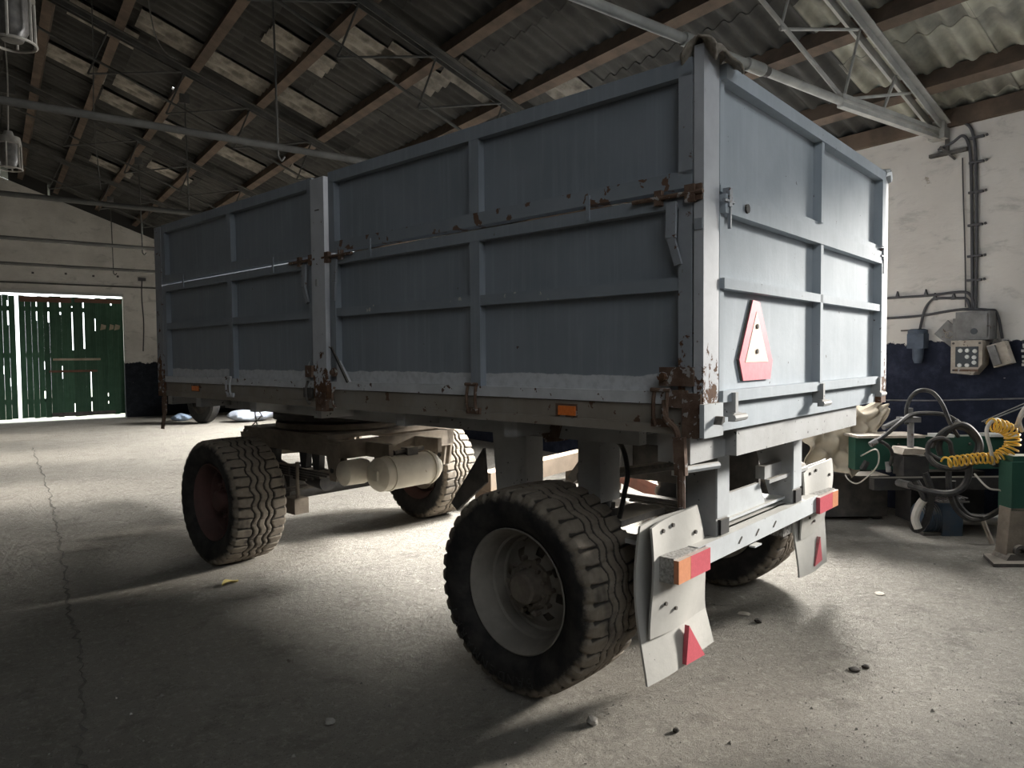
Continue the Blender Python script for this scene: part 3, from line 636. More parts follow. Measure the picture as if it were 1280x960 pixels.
# slow vehicle triangle, bolted flat to the gate
tri_o = [(.463, 1.762), (.530, 1.757), (.668, 1.512), (.644, 1.434), (.372, 1.434), (.335, 1.520)]
tri = P_('slow_vehicle_sign', MB().prism([(x, .010, z) for x, z in tri_o], (0, .004, 0)), 'tri_red', bevel=0, smooth=False)
P_('sign_backing', MB().prism([(x - .006, .014, z) for x, z in tri_o], (0, .008, 0)), 'darksteel', tri, bevel=0, smooth=False)
P_('sign_face', MB().prism([(.497, .0085, 1.715), (.618, .0085, 1.508), (.388, .0085, 1.508)], (0, .003, 0)), 'tri_cream', tri, bevel=0, smooth=False)
for z in (1.655, 1.552): P_('sign_bolt', MB().tube([(.500, .004, z), (.500, .0085, z)], .010, 8), 'darksteel', tri, bevel=0)
# --- side reflectors
for y0, y1, z0, z1 in ((.575, .665, 1.290, 1.330), (4.11, 4.22, 1.298, 1.334)):
    r_ = P_('side_reflector', bx((.002, y0, z0), (.012, y1, z1)), 'orange', bevel=.003)
    P_('reflector_mount', bx((.008, y0 - .006, z0 - .006), (.013, y1 + .018, z1 + .008)), 'rust', r_, bevel=0)
# --- drop side release levers at the corners
for y in (.085, 4.66):
    l_ = MB().tube(spline([(-.012, y + .06, 1.37), (-.03, y + .05, 1.31), (-.02, y + .01, 1.265), (-.03, y - .01, 1.20)], 5), .012, 8)
    l_.beam((-.03, y - .01, 1.24), (-.035, y - .02, 1.10), .022, .045, (0, 1, 0)).tube([(-.035, y - .02, 1.12), (-.06, y - .035, .985)], .015, 8)
    P_('release_lever', l_, 'rust', bevel=0)
P_('lever_pin', MB().tube([(.0, .07, 1.115), (.19, .03, 1.115)], .014, 8), 'tailwhite', bevel=0)

# --- spring hangers and tail legs, mirrored left and right
def both(fn):
    for s in (-1, 1):
        fn((lambda x: x) if s < 0 else (lambda x: TW - x), s)
def mbox(X, lo, hi):
    a, b = X(lo[0]), X(hi[0]); return MB().box((min(a, b), lo[1], lo[2]), (max(a, b), hi[1], hi[2]))
def hangers(X, s):
    d = .12 if s < 0 else -.12
    leg = MB().prism([(X(.67), .27, 1.12), (X(.67), .52, 1.12), (X(.67), .36, .60), (X(.67), .27, .60)], (d, 0, 0))
    lg = P_('tail_leg', leg, 'chassis')
    P_('leg_face', mbox(X, (.668, .262, .785), (.792, .272, 1.13)), 'tailwhite', lg)
    P_('leg_socket', mbox(X, (.69, .254, .705), (.775, .268, .775)), 'black', lg, bevel=0)
    f = MB().prism([(X(.64), 1.66, 1.12), (X(.64), 1.40, 1.12), (X(.64), 1.47, .70), (X(.64), 1.62, .66)], (d * .25, 0, 0))
    f.prism([(X(.76), 1.66, 1.12), (X(.76), 1.40, 1.12), (X(.76), 1.47, .70), (X(.76), 1.62, .66)], (d * .25, 0, 0)); f.box((min(X(.64), X(.79)), 1.40, .74), (max(X(.64), X(.79)), 1.43, 1.10))
    hg = P_('front_spring_hanger', f, 'chassis')
    P_('hanger_gusset', MB().prism([(X(.60), 1.70, 1.0), (X(.60), 1.68, .80), (X(.60), 1.93, .60), (X(.60), 1.98, .64)], (d * .2, 0, 0)), 'darksteel', hg, bevel=0)
    P_('axle_seat', mbox(X, (.62, .88, .78), (.80, 1.02, 1.14)), 'chassis')
    P_('air_bellow_foot', MB().lathe([(0, 0), (0, .075), (.14, .075), (.18, .06), (.18, 0)], (X(.71), .95, .62), (0, 0, 1), 16), 'black', bevel=0)
    sp = MB()
    for k in range(5): sp.box((min(X(.68), X(.76)), .42 + .09 * k, .60 - .018 * k), (max(X(.68), X(.76)), 1.62 - .13 * k, .614 - .018 * k))
    P_('leaf_spring', sp, 'darksteel', bevel=0)
both(hangers)
P_('rear_axle', MB().tube([(.30, .93, .465), (2.10, .93, .465)], .06, 14), 'darksteel', bevel=0)
P_('brake_chamber', MB().tube([(.72, .62, .60), (.72, .40, .60)], .07, 14), 'black', bevel=0)
P_('brake_chamber', MB().tube([(1.68, .62, .60), (1.68, .40, .60)], .07, 14), 'black', bevel=0)
pl = P_('spring_top_plate', bx((.42, .62, .735), (.82, .80, .765)), 'darksteel')
P_('plate_nut', MB().tube([(.50, .72, .765), (.50, .72, .80)], .018, 6).tube([(.50, .72, .80), (.50, .72, .83)], .010, 6), 'darksteel', pl, bevel=0)
P_('sun_streak_blocker', bx((1.75, .52, .70), (1.775, 1.60, 1.10)), 'darksteel')  # plate added only to block a sun streak under the trailer
# --- tail light bar
bar = P_('light_bar', bx((.45, .245, .605), (1.95, .315, .700)), 'tailwhite')
P_('bar_top_flange', bx((.66, .30, .685), (1.74, .52, .700)), 'tailwhite', bar, bevel=.003)
for x in (.86, 1.06, 1.28): P_('bar_slot', MB().beam((x, .243, .635), (x + .035, .243, .66), .004, .007), 'darksteel', bar, bevel=0)
P_('number_plate_tab', bx((.98, .215, .592), (1.06, .245, .600)), 'tailwhite', bar, bevel=0)
ub = P_('upper_tail_beam', MB().prism([(.79, .33, .735), (1.38, .33, .735), (1.30, .33, .855), (.79, .33, .855)], (0, .02, 0)), 'tailwhite')
P_('beam_flange', bx((.79, .31, .725), (1.61, .52, .738)), 'tailwhite', ub, bevel=0)
bk = P_('bracket_arm', MB().beam((1.36, .35, .90), (1.80, .36, .90), .05, .07).beam((1.34, .30, .86), (1.86, .28, .87), .02, .02), 'chassis')
P_('arm_plug', MB().tube([(1.78, .33, .88), (1.92, .33, .86)], .034, 10), 'darksteel', bk, bevel=0)
P_('inner_tube', MB().tube([(.80, 1.15, .86), (1.62, .75, .90)], .03, 8), 'darksteel', bevel=0)
# --- mud flaps with lamps
def flap(X, s, dark_left):
    sg = 1 if s < 0 else -1
    def sheet(x0, x1, zt0, zt1, zb0, zb1, y0, amp, taper0=0, taper1=0, ph=0):
        def fn(u, v):
            for_l = x0 + (taper0) * v; for_r = x1 + taper1 * v
            x = for_l + (for_r - for_l) * u
            zt = zt0 + (zt1 - zt0) * u; zb = zb0 + (zb1 - zb0) * u
            y = y0 + amp * math.sin(v * 4.2 + ph) + .012 * math.sin(u * 5 + v * 3)
            return (x, y, zt + (zb - zt) * v)
        me = grid_mesh('mud_flap', fn, 12, 20); bm = bmesh.new(); bm.from_mesh(me)
        ret = bmesh.ops.extrude_face_region(bm, geom=bm.faces[:]); bmesh.ops.translate(bm, vec=(0, .010, 0), verts=[e for e in ret['geom'] if isinstance(e, bmesh.types.BMVert)])
        bmesh.ops.recalc_face_normals(bm, faces=bm.faces); bm.to_mesh(me); bm.free(); fns.append(fn); return me
    fns = []
    if s < 0:
        f = link('mud_flap', sheet(.14, .575, .835, .850, .155, .150, .345, .02, .03, .22), 'flap', tr)
        q = link('flap_patch', sheet(.185, .56, .822, .862, .345, .335, .318, -.018, .015, .16), 'flap', f)
        lx0, lx1, lz = .235, .520, .645; amb = (lx0, lx0 + .105); rd = (lx0 + .105, lx1); tx = (.47, .445, .62, .335, .165, .155)
    else:
        f = link('mud_flap', sheet(1.845, 2.365, .835, .862, .205, .185, .335, .018, .03, .02, .6), 'flap', tr)
        q = link('flap_patch', sheet(1.90, 2.370, .838, .866, .425, .450, .310, -.018, .01, -.02), 'flap', f)
        lx0, lx1, lz = 1.925, 2.255, .645; amb = (lx1 - .105, lx1); rd = (lx0, lx1 - .105); tx = (2.16, 2.07, 2.20, .400, .235, .245)
    lb = P_('tail_lamp', bx((lx0, .245, lz - .055), (lx1, .312, lz + .052)), 'lampbody', f, bevel=.008)
    P_('tail_lamp_red_lens', bx((rd[0] + .001, .222, lz - .052), (rd[1] - .001, .247, lz + .046)), 'red', f, bevel=.006)
    P_('tail_lamp_amber_lens', bx((amb[0] + .001, .222, lz - .052), (amb[1] - .001, .247, lz + .046)), 'amber', f, bevel=.006)
    yb = .298 if s < 0 else .296
    P_('triangle_reflector', MB().prism([(tx[0], yb, tx[3]), (tx[1], yb, tx[4]), (tx[2], yb, tx[5])], (0, .022, 0)), 'red', f, bevel=.003)
    bo = MB()
    for u, v in ((.25, .08), (.45, .07), (.35, .80), (.75, .55), (.2, .72), (.8, .2)):
        c = Vector(fns[1](u, v)); bo.tube([c + Vector((0, -.008, 0)), c + Vector((0, .012, 0))], .009, 8)
    P_('flap_bolt', bo, 'darksteel', f, bevel=0)
both(lambda X, s: flap(X, s, 0))
P_('flap_arm', bx((.29, .36, .475), (.68, .46, .575)), 'gritty'); P_('flap_arm', bx((1.72, .36, .475), (2.10, .46, .575)), 'gritty')
P_('flap_bracket', bx((.20, .40, .735), (.60, .46, .755)), 'chassis')
P_('flap_bracket', bx((1.80, .40, .735), (2.30, .46, .755)), 'chassis')
# --- air hose beside the rear axle
P_('brake_hose', MB().tube(spline([(.50, .80, 1.16), (.47, .66, 1.12), (.44, .60, 1.0), (.44, .62, .88), (.46, .66, .76)], 8), .012, 8), 'hose', bevel=0)
P_('brake_hose', MB().tube(spline([(.40, 1.15, 1.24), (.42, .80, 1.16), (.50, .55, 1.20), (.60, .40, 1.22)], 8), .03, 10), 'hose', bevel=0)
P_('toggle_box', MB().prism([(.30, 1.06, 1.25), (.30, .86, 1.25), (.30, .90, 1.13), (.30, .98, 1.12)], (.08, 0, 0)), 'rust')

# --- turntable and front bogie
ring = P_('turntable', MB().lathe([(0, .40), (0, .58), (.05, .58), (.05, .40), (0, .40)], (1.2, 3.98, 1.035), (0, 0, 1), 40), 'darksteel', bevel=0)
P_('lower_ring', MB().lathe([(0, .38), (0, .56), (.045, .56), (.045, .38), (0, .38)], (1.2, 3.98, .965), (0, 0, 1), 40), 'brownsteel', ring, bevel=0)
P_('ring_plate', bx((.62, 3.35, .925), (1.78, 4.62, .955)), 'brownsteel', ring)
for x in (.63, 1.70):
    b = P_('bogie_beam', bx((x, 3.20, .80), (x + .07, 4.66, .925)), 'brownsteel')
    for y in (3.20, 4.50):
        P_('spring_shackle', MB().prism([(x - .005, y, .90), (x - .005, y + .20, .90), (x - .005, y + .13, .62), (x - .005, y + .05, .62)], (.02, 0, 0)).prism([(x + .055, y, .90), (x + .055, y + .20, .90), (x + .055, y + .13, .62), (x + .055, y + .05, .62)], (.02, 0, 0)), 'brownsteel', b)
        P_('shackle_pin', MB().tube([(x - .015, y + .095, .70), (x + .085, y + .095, .70)], .02, 8), 'black', b, bevel=0)
    sp = MB()
    for k in range(5): sp.box((x, 3.28 + .1 * k, .655 - .02 * k), (x + .07, 4.62 - .1 * k, .672 - .02 * k))
    P_('leaf_spring', sp, 'darksteel', bevel=0)
    P_('u_bolt_plate', bx((x - .02, 3.88, .53), (x + .09, 4.08, .56)), 'darksteel'); P_('u_bolt', MB().tube([(x - .01, 3.90, .68), (x - .01, 3.90, .33)], .012, 6).tube([(x + .08, 3.90, .68), (x + .08, 3.90, .33)], .012, 6), 'darksteel', bevel=0)
P_('bogie_cross_beam', bx((.66, 3.20, .79), (1.77, 3.27, .92)), 'brownsteel'); P_('bogie_cross_beam', bx((.66, 4.58, .79), (1.77, 4.65, .92)), 'brownsteel')
P_('front_axle', bx((.36, 3.93, .41), (2.04, 4.03, .52)), 'darksteel')
P_('front_brake_chamber', MB().tube([(.72, 3.72, .60), (.72, 3.50, .58)], .075, 14), 'black', bevel=0); P_('front_brake_chamber', MB().tube([(1.68, 3.72, .60), (1.68, 3.50, .58)], .075, 14), 'black', bevel=0)
P_('axle_saddle', bx((.60, 3.86, .52), (.82, 4.10, .60)), 'darksteel'); P_('spring_rod', MB().tube([(.55, 3.66, .74), (.55, 3.66, .36)], .014, 8).box((.50, 3.62, .34), (.62, 3.78, .46)), 'brownsteel', bevel=0); P_('axle_tube', MB().tube([(.40, 3.98, .47), (2.0, 3.98, .47)], .085, 16), 'black', bevel=0)
for k, (y, z0) in enumerate(((3.52, .60), (3.70, .64), (4.16, .58), (4.34, .66))):
    P_('hanging_bracket', MB().prism([(.66, y, .80), (.66, y + .11, .80), (.66, y + .08, z0), (.66, y + .02, z0)], (.05, 0, 0)), 'black', bevel=0)
P_('brake_pipe', MB().tube(spline([(.70, 3.25, .78), (.75, 3.5, .66), (.72, 3.8, .70), (.78, 4.2, .64), (.74, 4.5, .78)], 6), .012, 6), 'black', bevel=0)
P_('cross_rod', MB().tube([(.70, 3.55, .60), (1.72, 3.62, .62)], .035, 10), 'black', bevel=0)
P_('brake_shaft', MB().tube([(.36, 3.80, .50), (.95, 3.78, .52)], .022, 8).tube([(.52, 3.76, .36), (.52, 3.86, .62)], .03, 8), 'darksteel', bevel=0)
db = P_('drawbar', MB().beam((.72, 4.62, .70), (1.12, 6.25, .50), .07, .10).beam((1.68, 4.62, .70), (1.28, 6.25, .50), .07, .10), 'brownsteel')
P_('towing_eye', MB().tube([(1.2 + .06 * math.cos(a), 6.36 + .06 * math.sin(a), .50) for a in [2 * PI * i / 16 for i in range(16)]], .022, 8, closed=True), 'darksteel', db, bevel=0)
P_('string', MB().tube([(.66, 4.52, 1.13), (.68, 4.50, .93)], .006, 5).tube([(.70, 4.55, 1.13), (.72, 4.50, 1.04), (.62, 4.58, .91)], .006, 5), 'bright', bevel=0)
# air tanks across the bogie
at = P_('air_tank', MB().lathe([(.0, 0), (.015, .06), (.045, .105), (.075, .124), (.56, .124), (.595, .105), (.62, .06), (.63, 0)], (.705, 2.94, .685), (1, 0, 0), 36), 'tank', bevel=0)
for x in (.86, 1.24): P_('tank_band', MB().lathe([(-.010, .124), (-.010, .131), (.010, .131), (.010, .124)], (x, 2.94, .685), (1, 0, 0), 36), 'tank', at, bevel=0)
P_('tank_label', bx((.694, 2.85, .66), (.712, 2.93, .73)), 'tank', at)
P_('tank_ring', MB().tube([(1.35, 2.94 + .045 * math.cos(a), .68 + .055 * math.sin(a)) for a in [2 * PI * i / 16 for i in range(16)]], .012, 8, closed=True), 'tank', at, bevel=0)
P_('tank_valve', MB().box((1.02, 2.90, .80), (1.12, 2.98, .86)).tube([(.92, 2.94, .83), (1.2, 2.94, .84)], .02, 8), 'darksteel', at, bevel=.004)
P_('small_air_tank', MB().lathe([(.0, 0), (.01, .05), (.04, .09), (.20, .095), (.24, .085), (.25, 0)], (.56, 3.12, .70), (1, 0, 0), 28), 'tank', bevel=0)
P_('tank_bracket', bx((.86, 2.92, .79), (.90, 3.24, .90)), 'brownsteel'); P_('tank_bracket', bx((1.34, 2.92, .79), (1.38, 3.24, .90)), 'brownsteel')

# --- wheels
RT, RR, HW = .470, .272, .178
def tyre_mesh(name):
    N = 480; NT = 54
    prof = []                                          # (x, r, tread weight)
    side = [(.110, .272), (.130, .280), (.144, .294), (.160, .314), (.176, .345), (.183, .380), (.183, .405), (.181, .420), (.179, .430), (.176, .440), (.172, .450)]
    for x, r in side: prof.append((-x, r))
    for i in range(NT + 1):
        x = -.166 + .332 * i / NT; prof.append((x, .4695 - .006 * (x / .166) ** 2 - (.006 if abs(x) > .160 else 0)))
    for x, r in side[::-1]: prof.append((x, r))
    prof = np.array(prof); nP = len(prof); th = np.arange(N) * 2 * PI / N
    T, X = np.meshgrid(th, prof[:, 0], indexing='ij'); Rr = np.tile(prof[:, 1], (N, 1))
    tri = lambda q: np.abs(((q % 1) * 2) - 1) * 2 - 1
    wob = .010 * np.clip(tri(T * 22 / (2 * PI)) * 1.8, -1, 1)
    def gro(d, w): return np.clip(1 - np.abs(d) / w, 0, 1) ** .5
    depth = np.zeros_like(Rr)
    for xg in (-.066, -.022, .030, .070):
        depth = np.maximum(depth, gro(X - xg - wob, .0088))
    nl = 38
    for sgn, ph in ((-1, 0.0), (1, .5)):
        q = (T * nl / (2 * PI) + ph + .10 * np.clip((np.abs(X) - .06) / .1, 0, 1)) % 1 - .5
        arc = q * (2 * PI * RT / nl); m = (X * sgn > .062 + wob * sgn) 
        wd = .0075 + .012 * np.clip((np.abs(X) - .12) / .06, 0, 1)
        fade = np.clip((Rr - .415) / .02, 0, 1)
        depth = np.maximum(depth, np.where(m, gro(arc, wd) * fade * (1 + .5 * np.clip((np.abs(X) - .15) / .02, 0, 1)), 0))
    for k, (a, b) in enumerate(((-.066, -.022), (-.022, .030), (.030, .070))):
        q = (T * 22 / (2 * PI) + .23 * k) % 1 - .5
        m = (X > a + wob) & (X < b + wob); depth = np.maximum(depth, np.where(m, .45 * gro(q * 2 * PI * RT / 22, .007), 0))
    vis = np.clip((Rr - .41) / .02, 0, 1); Rr = Rr - .015 * depth * vis
    V = np.stack([X * 1.13, Rr * np.cos(T), Rr * np.sin(T)], -1).reshape(-1, 3)
    i = np.arange(N)[:, None]; j = np.arange(nP - 1)[None, :]; i2 = (i + 1) % N
    Fq = np.stack([i * nP + j, i2 * nP + j, i2 * nP + j + 1, i * nP + j + 1], -1).reshape(-1, 4)
    me = bpy.data.meshes.new(name); me.vertices.add(len(V)); me.vertices.foreach_set('co', V.ravel().astype('f'))
    me.loops.add(Fq.size); me.loops.foreach_set('vertex_index', Fq.ravel().astype('i'))
    me.polygons.add(len(Fq)); me.polygons.foreach_set('loop_start', (np.arange(len(Fq)) * 4).astype('i'))
    try: me.polygons.foreach_set('loop_total', np.full(len(Fq), 4, 'i'))
    except Exception: pass
    me.update(calc_edges=True); me.validate()
    me.polygons.foreach_set('use_smooth', np.ones(len(Fq), bool)); me.materials.append(MAT['tyre']); me.set_sharp_from_angle(angle=.7); return me
def rim_mesh(name):        # outer face looks along -x
    b = MB(); n = 64
    prof = [(-.146, .268), (-.162, .276), (-.170, .284), (-.166, .290), (-.156, .284), (-.140, .266), (-.110, .252), (-.055, .246), (-.045, .236), (-.015, .232), (.008, .228), (.012, .214), (.002, .196), (-.014, .178), (-.026, .160), (-.034, .142), (-.040, .125), (-.040, .02)]
    b.lathe(prof, n=n, skip=lambda i, j: i in (13, 14) and (j % 8) in (1, 2, 3))
    b.lathe([(.06, .228), (.11, .250), (.150, .266), (.170, .286), (.146, .268)], n=n)
    b.lathe([(.008, .228), (.06, .228)], n=n)
    return b
TY = tyre_mesh('tyre')
def wheel(x, y, left, rimmat, front):
    s = 1
    w = rim_mesh('wheel').done('wheel', rimmat, tr); w.location = (x, y, .468); w.rotation_euler = (0 if not front else .4, 0, 0 if left else PI)
    ty = bpy.data.objects.new('tyre', TY); COL.objects.link(ty); ty.parent = w
    h = MB().lathe([(-.038, .118), (-.052, .112), (-.056, .085), (-.070, .080), (-.118, .074), (-.128, .062), (-.130, 0)], n=24)
    for k in range(10):
        a = 2 * PI * k / 10; h.tube([(-.036, .128 * math.cos(a), .128 * math.sin(a)), (-.072, .128 * math.cos(a), .128 * math.sin(a))], .013, 6)
        a += .3; h.tube([(-.055, .093 * math.cos(a), .093 * math.sin(a)), (-.074, .093 * math.cos(a), .093 * math.sin(a))], .010, 6)
    h.done('hub', 'hub' if not front else 'redrim', w)
    MB().lathe([(.01, .0), (.01, .20), (.10, .20), (.10, .0)], n=32).done('brake_drum', 'brownsteel', w)
    vs = MB().tube([(-.06, .0, .238), (-.10, .0, .222)], .006, 6).done('valve', 'darksteel', w)
    return w
w1 = wheel(.178, .930, True, 'rim', False); wheel(TW - .215, .930, False, 'rim', False)
wheel(.185, 3.98, True, 'redrim', True); wheel(TW - .225, 3.98, False, 'redrim', True)
# moulded word on the rear left tyre wall
lt = MB(); bmT = lt.bm
WORD = 'BANDENMARKT'
for k, ch in enumerate(WORD):
    cu = bpy.data.curves.new('glyph', 'FONT'); cu.body = ch; cu.size = .062; cu.extrude = .0032; cu.align_x = 'CENTER'; cu.resolution_u = 2
    ob = bpy.data.objects.new('glyph', cu); COL.objects.link(ob)
    me = bpy.data.meshes.new_from_object(ob); bpy.data.objects.remove(ob); bpy.data.curves.remove(cu)
    a = math.radians(162 + 8.4 * k)          # angle measured in the wheel plane, reading clockwise seen from outside
    M_ = Matrix(((0, 0, -1, -.2080), (-1, 0, 0, 0), (0, 1, 0, 0), (0, 0, 0, 1)))
    rr = .374
    R2 = Matrix.Rotation(a, 4, 'X') @ Matrix.Translation((0, 0, rr))
    v0 = [bmT.verts.new((R2 @ (M_ @ v.co.to_4d())).to_3d()) for v in me.vertices]
    for p in me.polygons:
        try: bmT.faces.new([v0[i] for i in p.vertices])
        except ValueError: pass
    bpy.data.meshes.remove(me)
lo_ = lt.done('lettering', 'text', w1, smooth=False)
# canvas scrap caught over the rear left corner
def rag(u, v):
    a = v * PI; y = -.045 + .30 * 0 + .0
    x = -.035 + .235 * u
    dep = .075 + .05 * math.sin(u * 9) * .3
    yy = .065 - .13 * v + .02 * math.sin(u * 7); zz = ZT + .046 + .014 * math.sin(a) - (.05 + .02 * math.sin(u * 11)) * abs(v - .5) * 2 - .035 * u + .012 * math.sin(u * 17 + v * 9)
    return (x, yy, zz)
me = grid_mesh('canvas_scrap', rag, 18, 12); cs = link('canvas_scrap', me, 'canvas', None)
mod = cs.modifiers.new('thick', 'SOLIDIFY'); mod.thickness = .008
cs.matrix_world = Matrix.Translation((2.06, 1.63, 0)) @ Matrix.Rotation(math.radians(11.472), 4, 'Z')
tag(cs, 'dirty canvas scrap draped over the rear left top corner of the trailer', 'rag')
# ================================================================== RIGHT WALL ELECTRICS
VX = WALL_X
def wcable(pts, r, label, x=VX - .02):
    tag(MB().tube(spline([(x if len(p) == 2 else p[2], p[0], p[1]) for p in pts], 8), r, 8).done('wall_cable', 'cable'), label, 'cable')
wcable([(2.616, 1.93), (2.619, 2.547), (2.637, 3.26), (2.665, 3.50), (2.72, 3.60), (2.80, 3.63), (2.90, 3.60)], .013, 'dark cable rising from the grey enclosure to the truss foot, right hand run')
wcable([(2.643, 1.93), (2.657, 2.552), (2.675, 3.2), (2.70, 3.42), (2.75, 3.50), (2.83, 3.46), (2.95, 3.42)], .013, 'dark cable rising beside the right hand run and bending lower at the truss')
wcable([(2.70, 1.95), (2.71, 2.4), (2.735, 3.0), (2.745, 3.30)], .006, 'thin pale conduit line left of the two rising cables')
wcable([(3.75, 2.075), (3.414, 2.08), (3.028, 2.078), (2.74, 2.09), (2.66, 2.05), (2.615, 1.93)], .012, 'upper dark cable running level along the wall to the enclosure')
wcable([(3.75, 1.88), (3.411, 1.882), (3.097, 1.89), (2.752, 1.93), (2.52, 1.915), (2.45, 1.88), (2.406, 1.66)], .012, 'lower dark cable passing over the enclosure to the tilted switch')
wcable([(3.088, 1.76), (3.05, 1.94), (3.0, 2.02), (2.944, 2.045), (2.754, 2.035), (2.69, 2.02), (2.66, 1.93)], .012, 'short dark cable arching from the blue switch to the enclosure')
for i, z in enumerate((2.189, 2.404, 2.682, 2.974, 3.238, 3.458)):
    c = MB().box((VX - .035, 2.575, z - .010), (VX, 2.690, z + .010)).tube([(VX - .02, 2.56, z), (VX - .02, 2.545, z + .004)], .012, 6)
    tag(c.done('cable_clip', 'cable'), ('lowest', 'second lowest', 'third lowest', 'fourth lowest', 'second highest', 'highest')[i] + ' dark clip on the two rising wall cables', 'clip', 'clips on the rising wall cables')
for i, (y, z) in enumerate(((3.30, 2.09), (3.04, 2.09), (2.96, 2.05), (2.80, 2.045))):
    c = MB().prism([(VX - .03, y - .02, z - .02), (VX - .03, y + .02, z - .02), (VX - .03, y, z + .05)], (.03, 0, 0))
    tag(c.done('cable_clip', 'cable'), ('far pointed clip on the upper level cable', 'near pointed clip on the upper level cable', 'pointed clip at the bend of the arching cable', 'pointed clip on the flat top of the arching cable')[i], 'clip', 'clips on the level wall cables')
ir = MB().box((VX - .05, 2.70, 3.355), (VX, 3.02, 3.385)).box((VX - .03, 2.86, 3.38), (VX - .005, 2.89, 3.50)); ir.beam((VX - .03, 2.93, 3.44), (VX - .03, 2.80, 3.30), .02, .02)
tag(ir.done('wall_bracket', 'darksteel'), 'rusty iron bracket set in broken plaster under the truss foot', 'bracket')
jb = empty('junction_box', (VX, 2.59, 1.775)); tag(jb, 'big dusty grey junction box topmost of the wall electrics', 'junction box')
MB().box((-.16, -.135, -.125), (0, .135, .125)).done('body', 'boxgrey', jb, bevel=.015)
MB().box((-.175, -.120, -.105), (-.155, .120, .105)).done('lid', 'boxgrey', jb, bevel=.01)
MB().box((-.14, .135, -.10), (-.03, .165, .07)).done('side_flange', 'boxgrey', jb, bevel=.008)
MB().tube([(-.178, -.02, -.05), (-.168, -.02, -.05)], .028, 10).done('knockout', 'darkface', jb)
cb = empty('control_box', (VX - .06, 2.615, 1.495)); tag(cb, 'beige control box with rows of round buttons under the junction box', 'control box')
MB().prism([(0, -.125, .15), (0, .125, .15), (0, .125, -.14), (0, -.05, -.155), (0, -.125, -.06)], (-.15, 0, 0)).done('body', 'boxbeige', cb, bevel=.012)
MB().box((-.158, -.095, -.085), (-.148, .085, .095)).done('panel_face', 'darkface', cb)
for y, z in ((.045, .06), (-.01, .06), (-.07, .055), (-.01, .005), (-.065, .0), (-.065, -.045), (.05, -.07), (-.01, -.07)):
    MB().lathe([(0, .0), (0, .019), (-.008, .017), (-.012, .0)], (-.158, y, z), n=14).done('button', 'dial', cb)
for y, z in ((.105, .125), (-.105, .125), (.1, -.115)): MB().tube([(-.156, y, z), (-.150, y, z)], .01, 8).done('screw', 'darksteel', cb)
MB().box((-.156, -.10, -.125), (-.150, .09, -.105)).done('rust_streak', 'rust', cb)
tb = empty('switch_box', (VX - .05, 2.385, 1.52)); tb.rotation_euler = (math.radians(-18), 0, 0); tag(tb, 'tilted beige switch box hanging right of the control box', 'switch box')
MB().box((-.10, -.07, -.10), (.0, .07, .10)).done('body', 'boxbeige', tb, bevel=.01)
MB().box((-.13, .0, -.085), (-.10, .06, .085)).done('cover', 'boxgrey', tb, bevel=.008); MB().tube([(-.05, 0, .10), (-.05, 0, .14)], .02, 8).done('cable_gland', 'darksteel', tb)
pl = MB().prism([(VX - .012, 2.965, 1.715), (VX - .012, 2.85, 1.840), (VX - .012, 2.705, 1.700), (VX - .012, 2.82, 1.590)], (.01, 0, 0))
po = pl.done('wall_plate', 'boxgrey'); tag(po, 'diamond hung grey metal plate with a scratched ring mark', 'plate')
MB().tube([(VX - .014, 2.835 + .035 * math.cos(a), 1.705 + .03 * math.sin(a)) for a in [2 * PI * i / 14 for i in range(14)]], .003, 4, closed=True).tube([(VX - .014, 2.88, 1.73), (VX - .014, 2.84, 1.72), (VX - .014, 2.86, 1.69)], .003, 4).done('ring_mark', 'boxbeige', po)
iso = empty('isolator', (VX, 3.09, 1.60)); tag(iso, 'blue grey round switch with a socket left of the diamond plate', 'switch')
MB().box((-.11, -.075, -.02), (0, .075, .12)).done('body', 'bluegrey', iso, bevel=.02)
MB().lathe([(0, 0), (0, .085), (.035, .085), (.045, .06), (.045, 0)], (-.06, 0, .12), (0, 0, 1), 18).done('cap', 'bluegrey', iso)
MB().lathe([(0, 0), (.0, .05), (-.10, .045), (-.14, .03), (-.14, 0)], (-.07, -.01, -.02), (0, 0, 1), 16).done('socket', 'bluegrey', iso)
MB().tube([(-.07, .05, .155), (-.04, .16, .155)], .008, 6).done('handle', 'darksteel', iso)
# pale painted strokes on the dado
st = MB()
for z in (1.60, 1.585, 1.55, 1.50, 1.46, 1.43): st.box((VX - .003, 2.238, z - .012), (VX, 2.262 + .006 * math.sin(z * 90), z + .010))
tag(st.done('painted_mark', 'dial', smooth=False), 'column of small white strokes on the dark dado at the right edge', 'mark')
ln = MB().tube([(VX - .012, 3.9, 1.055), (VX - .012, 3.0, 1.085), (VX - .012, 2.0, 1.155)], .007, 6)
tag(ln.done('wall_wire', 'boxgrey'), 'pale thin wire stretched low along the dark dado', 'wire')

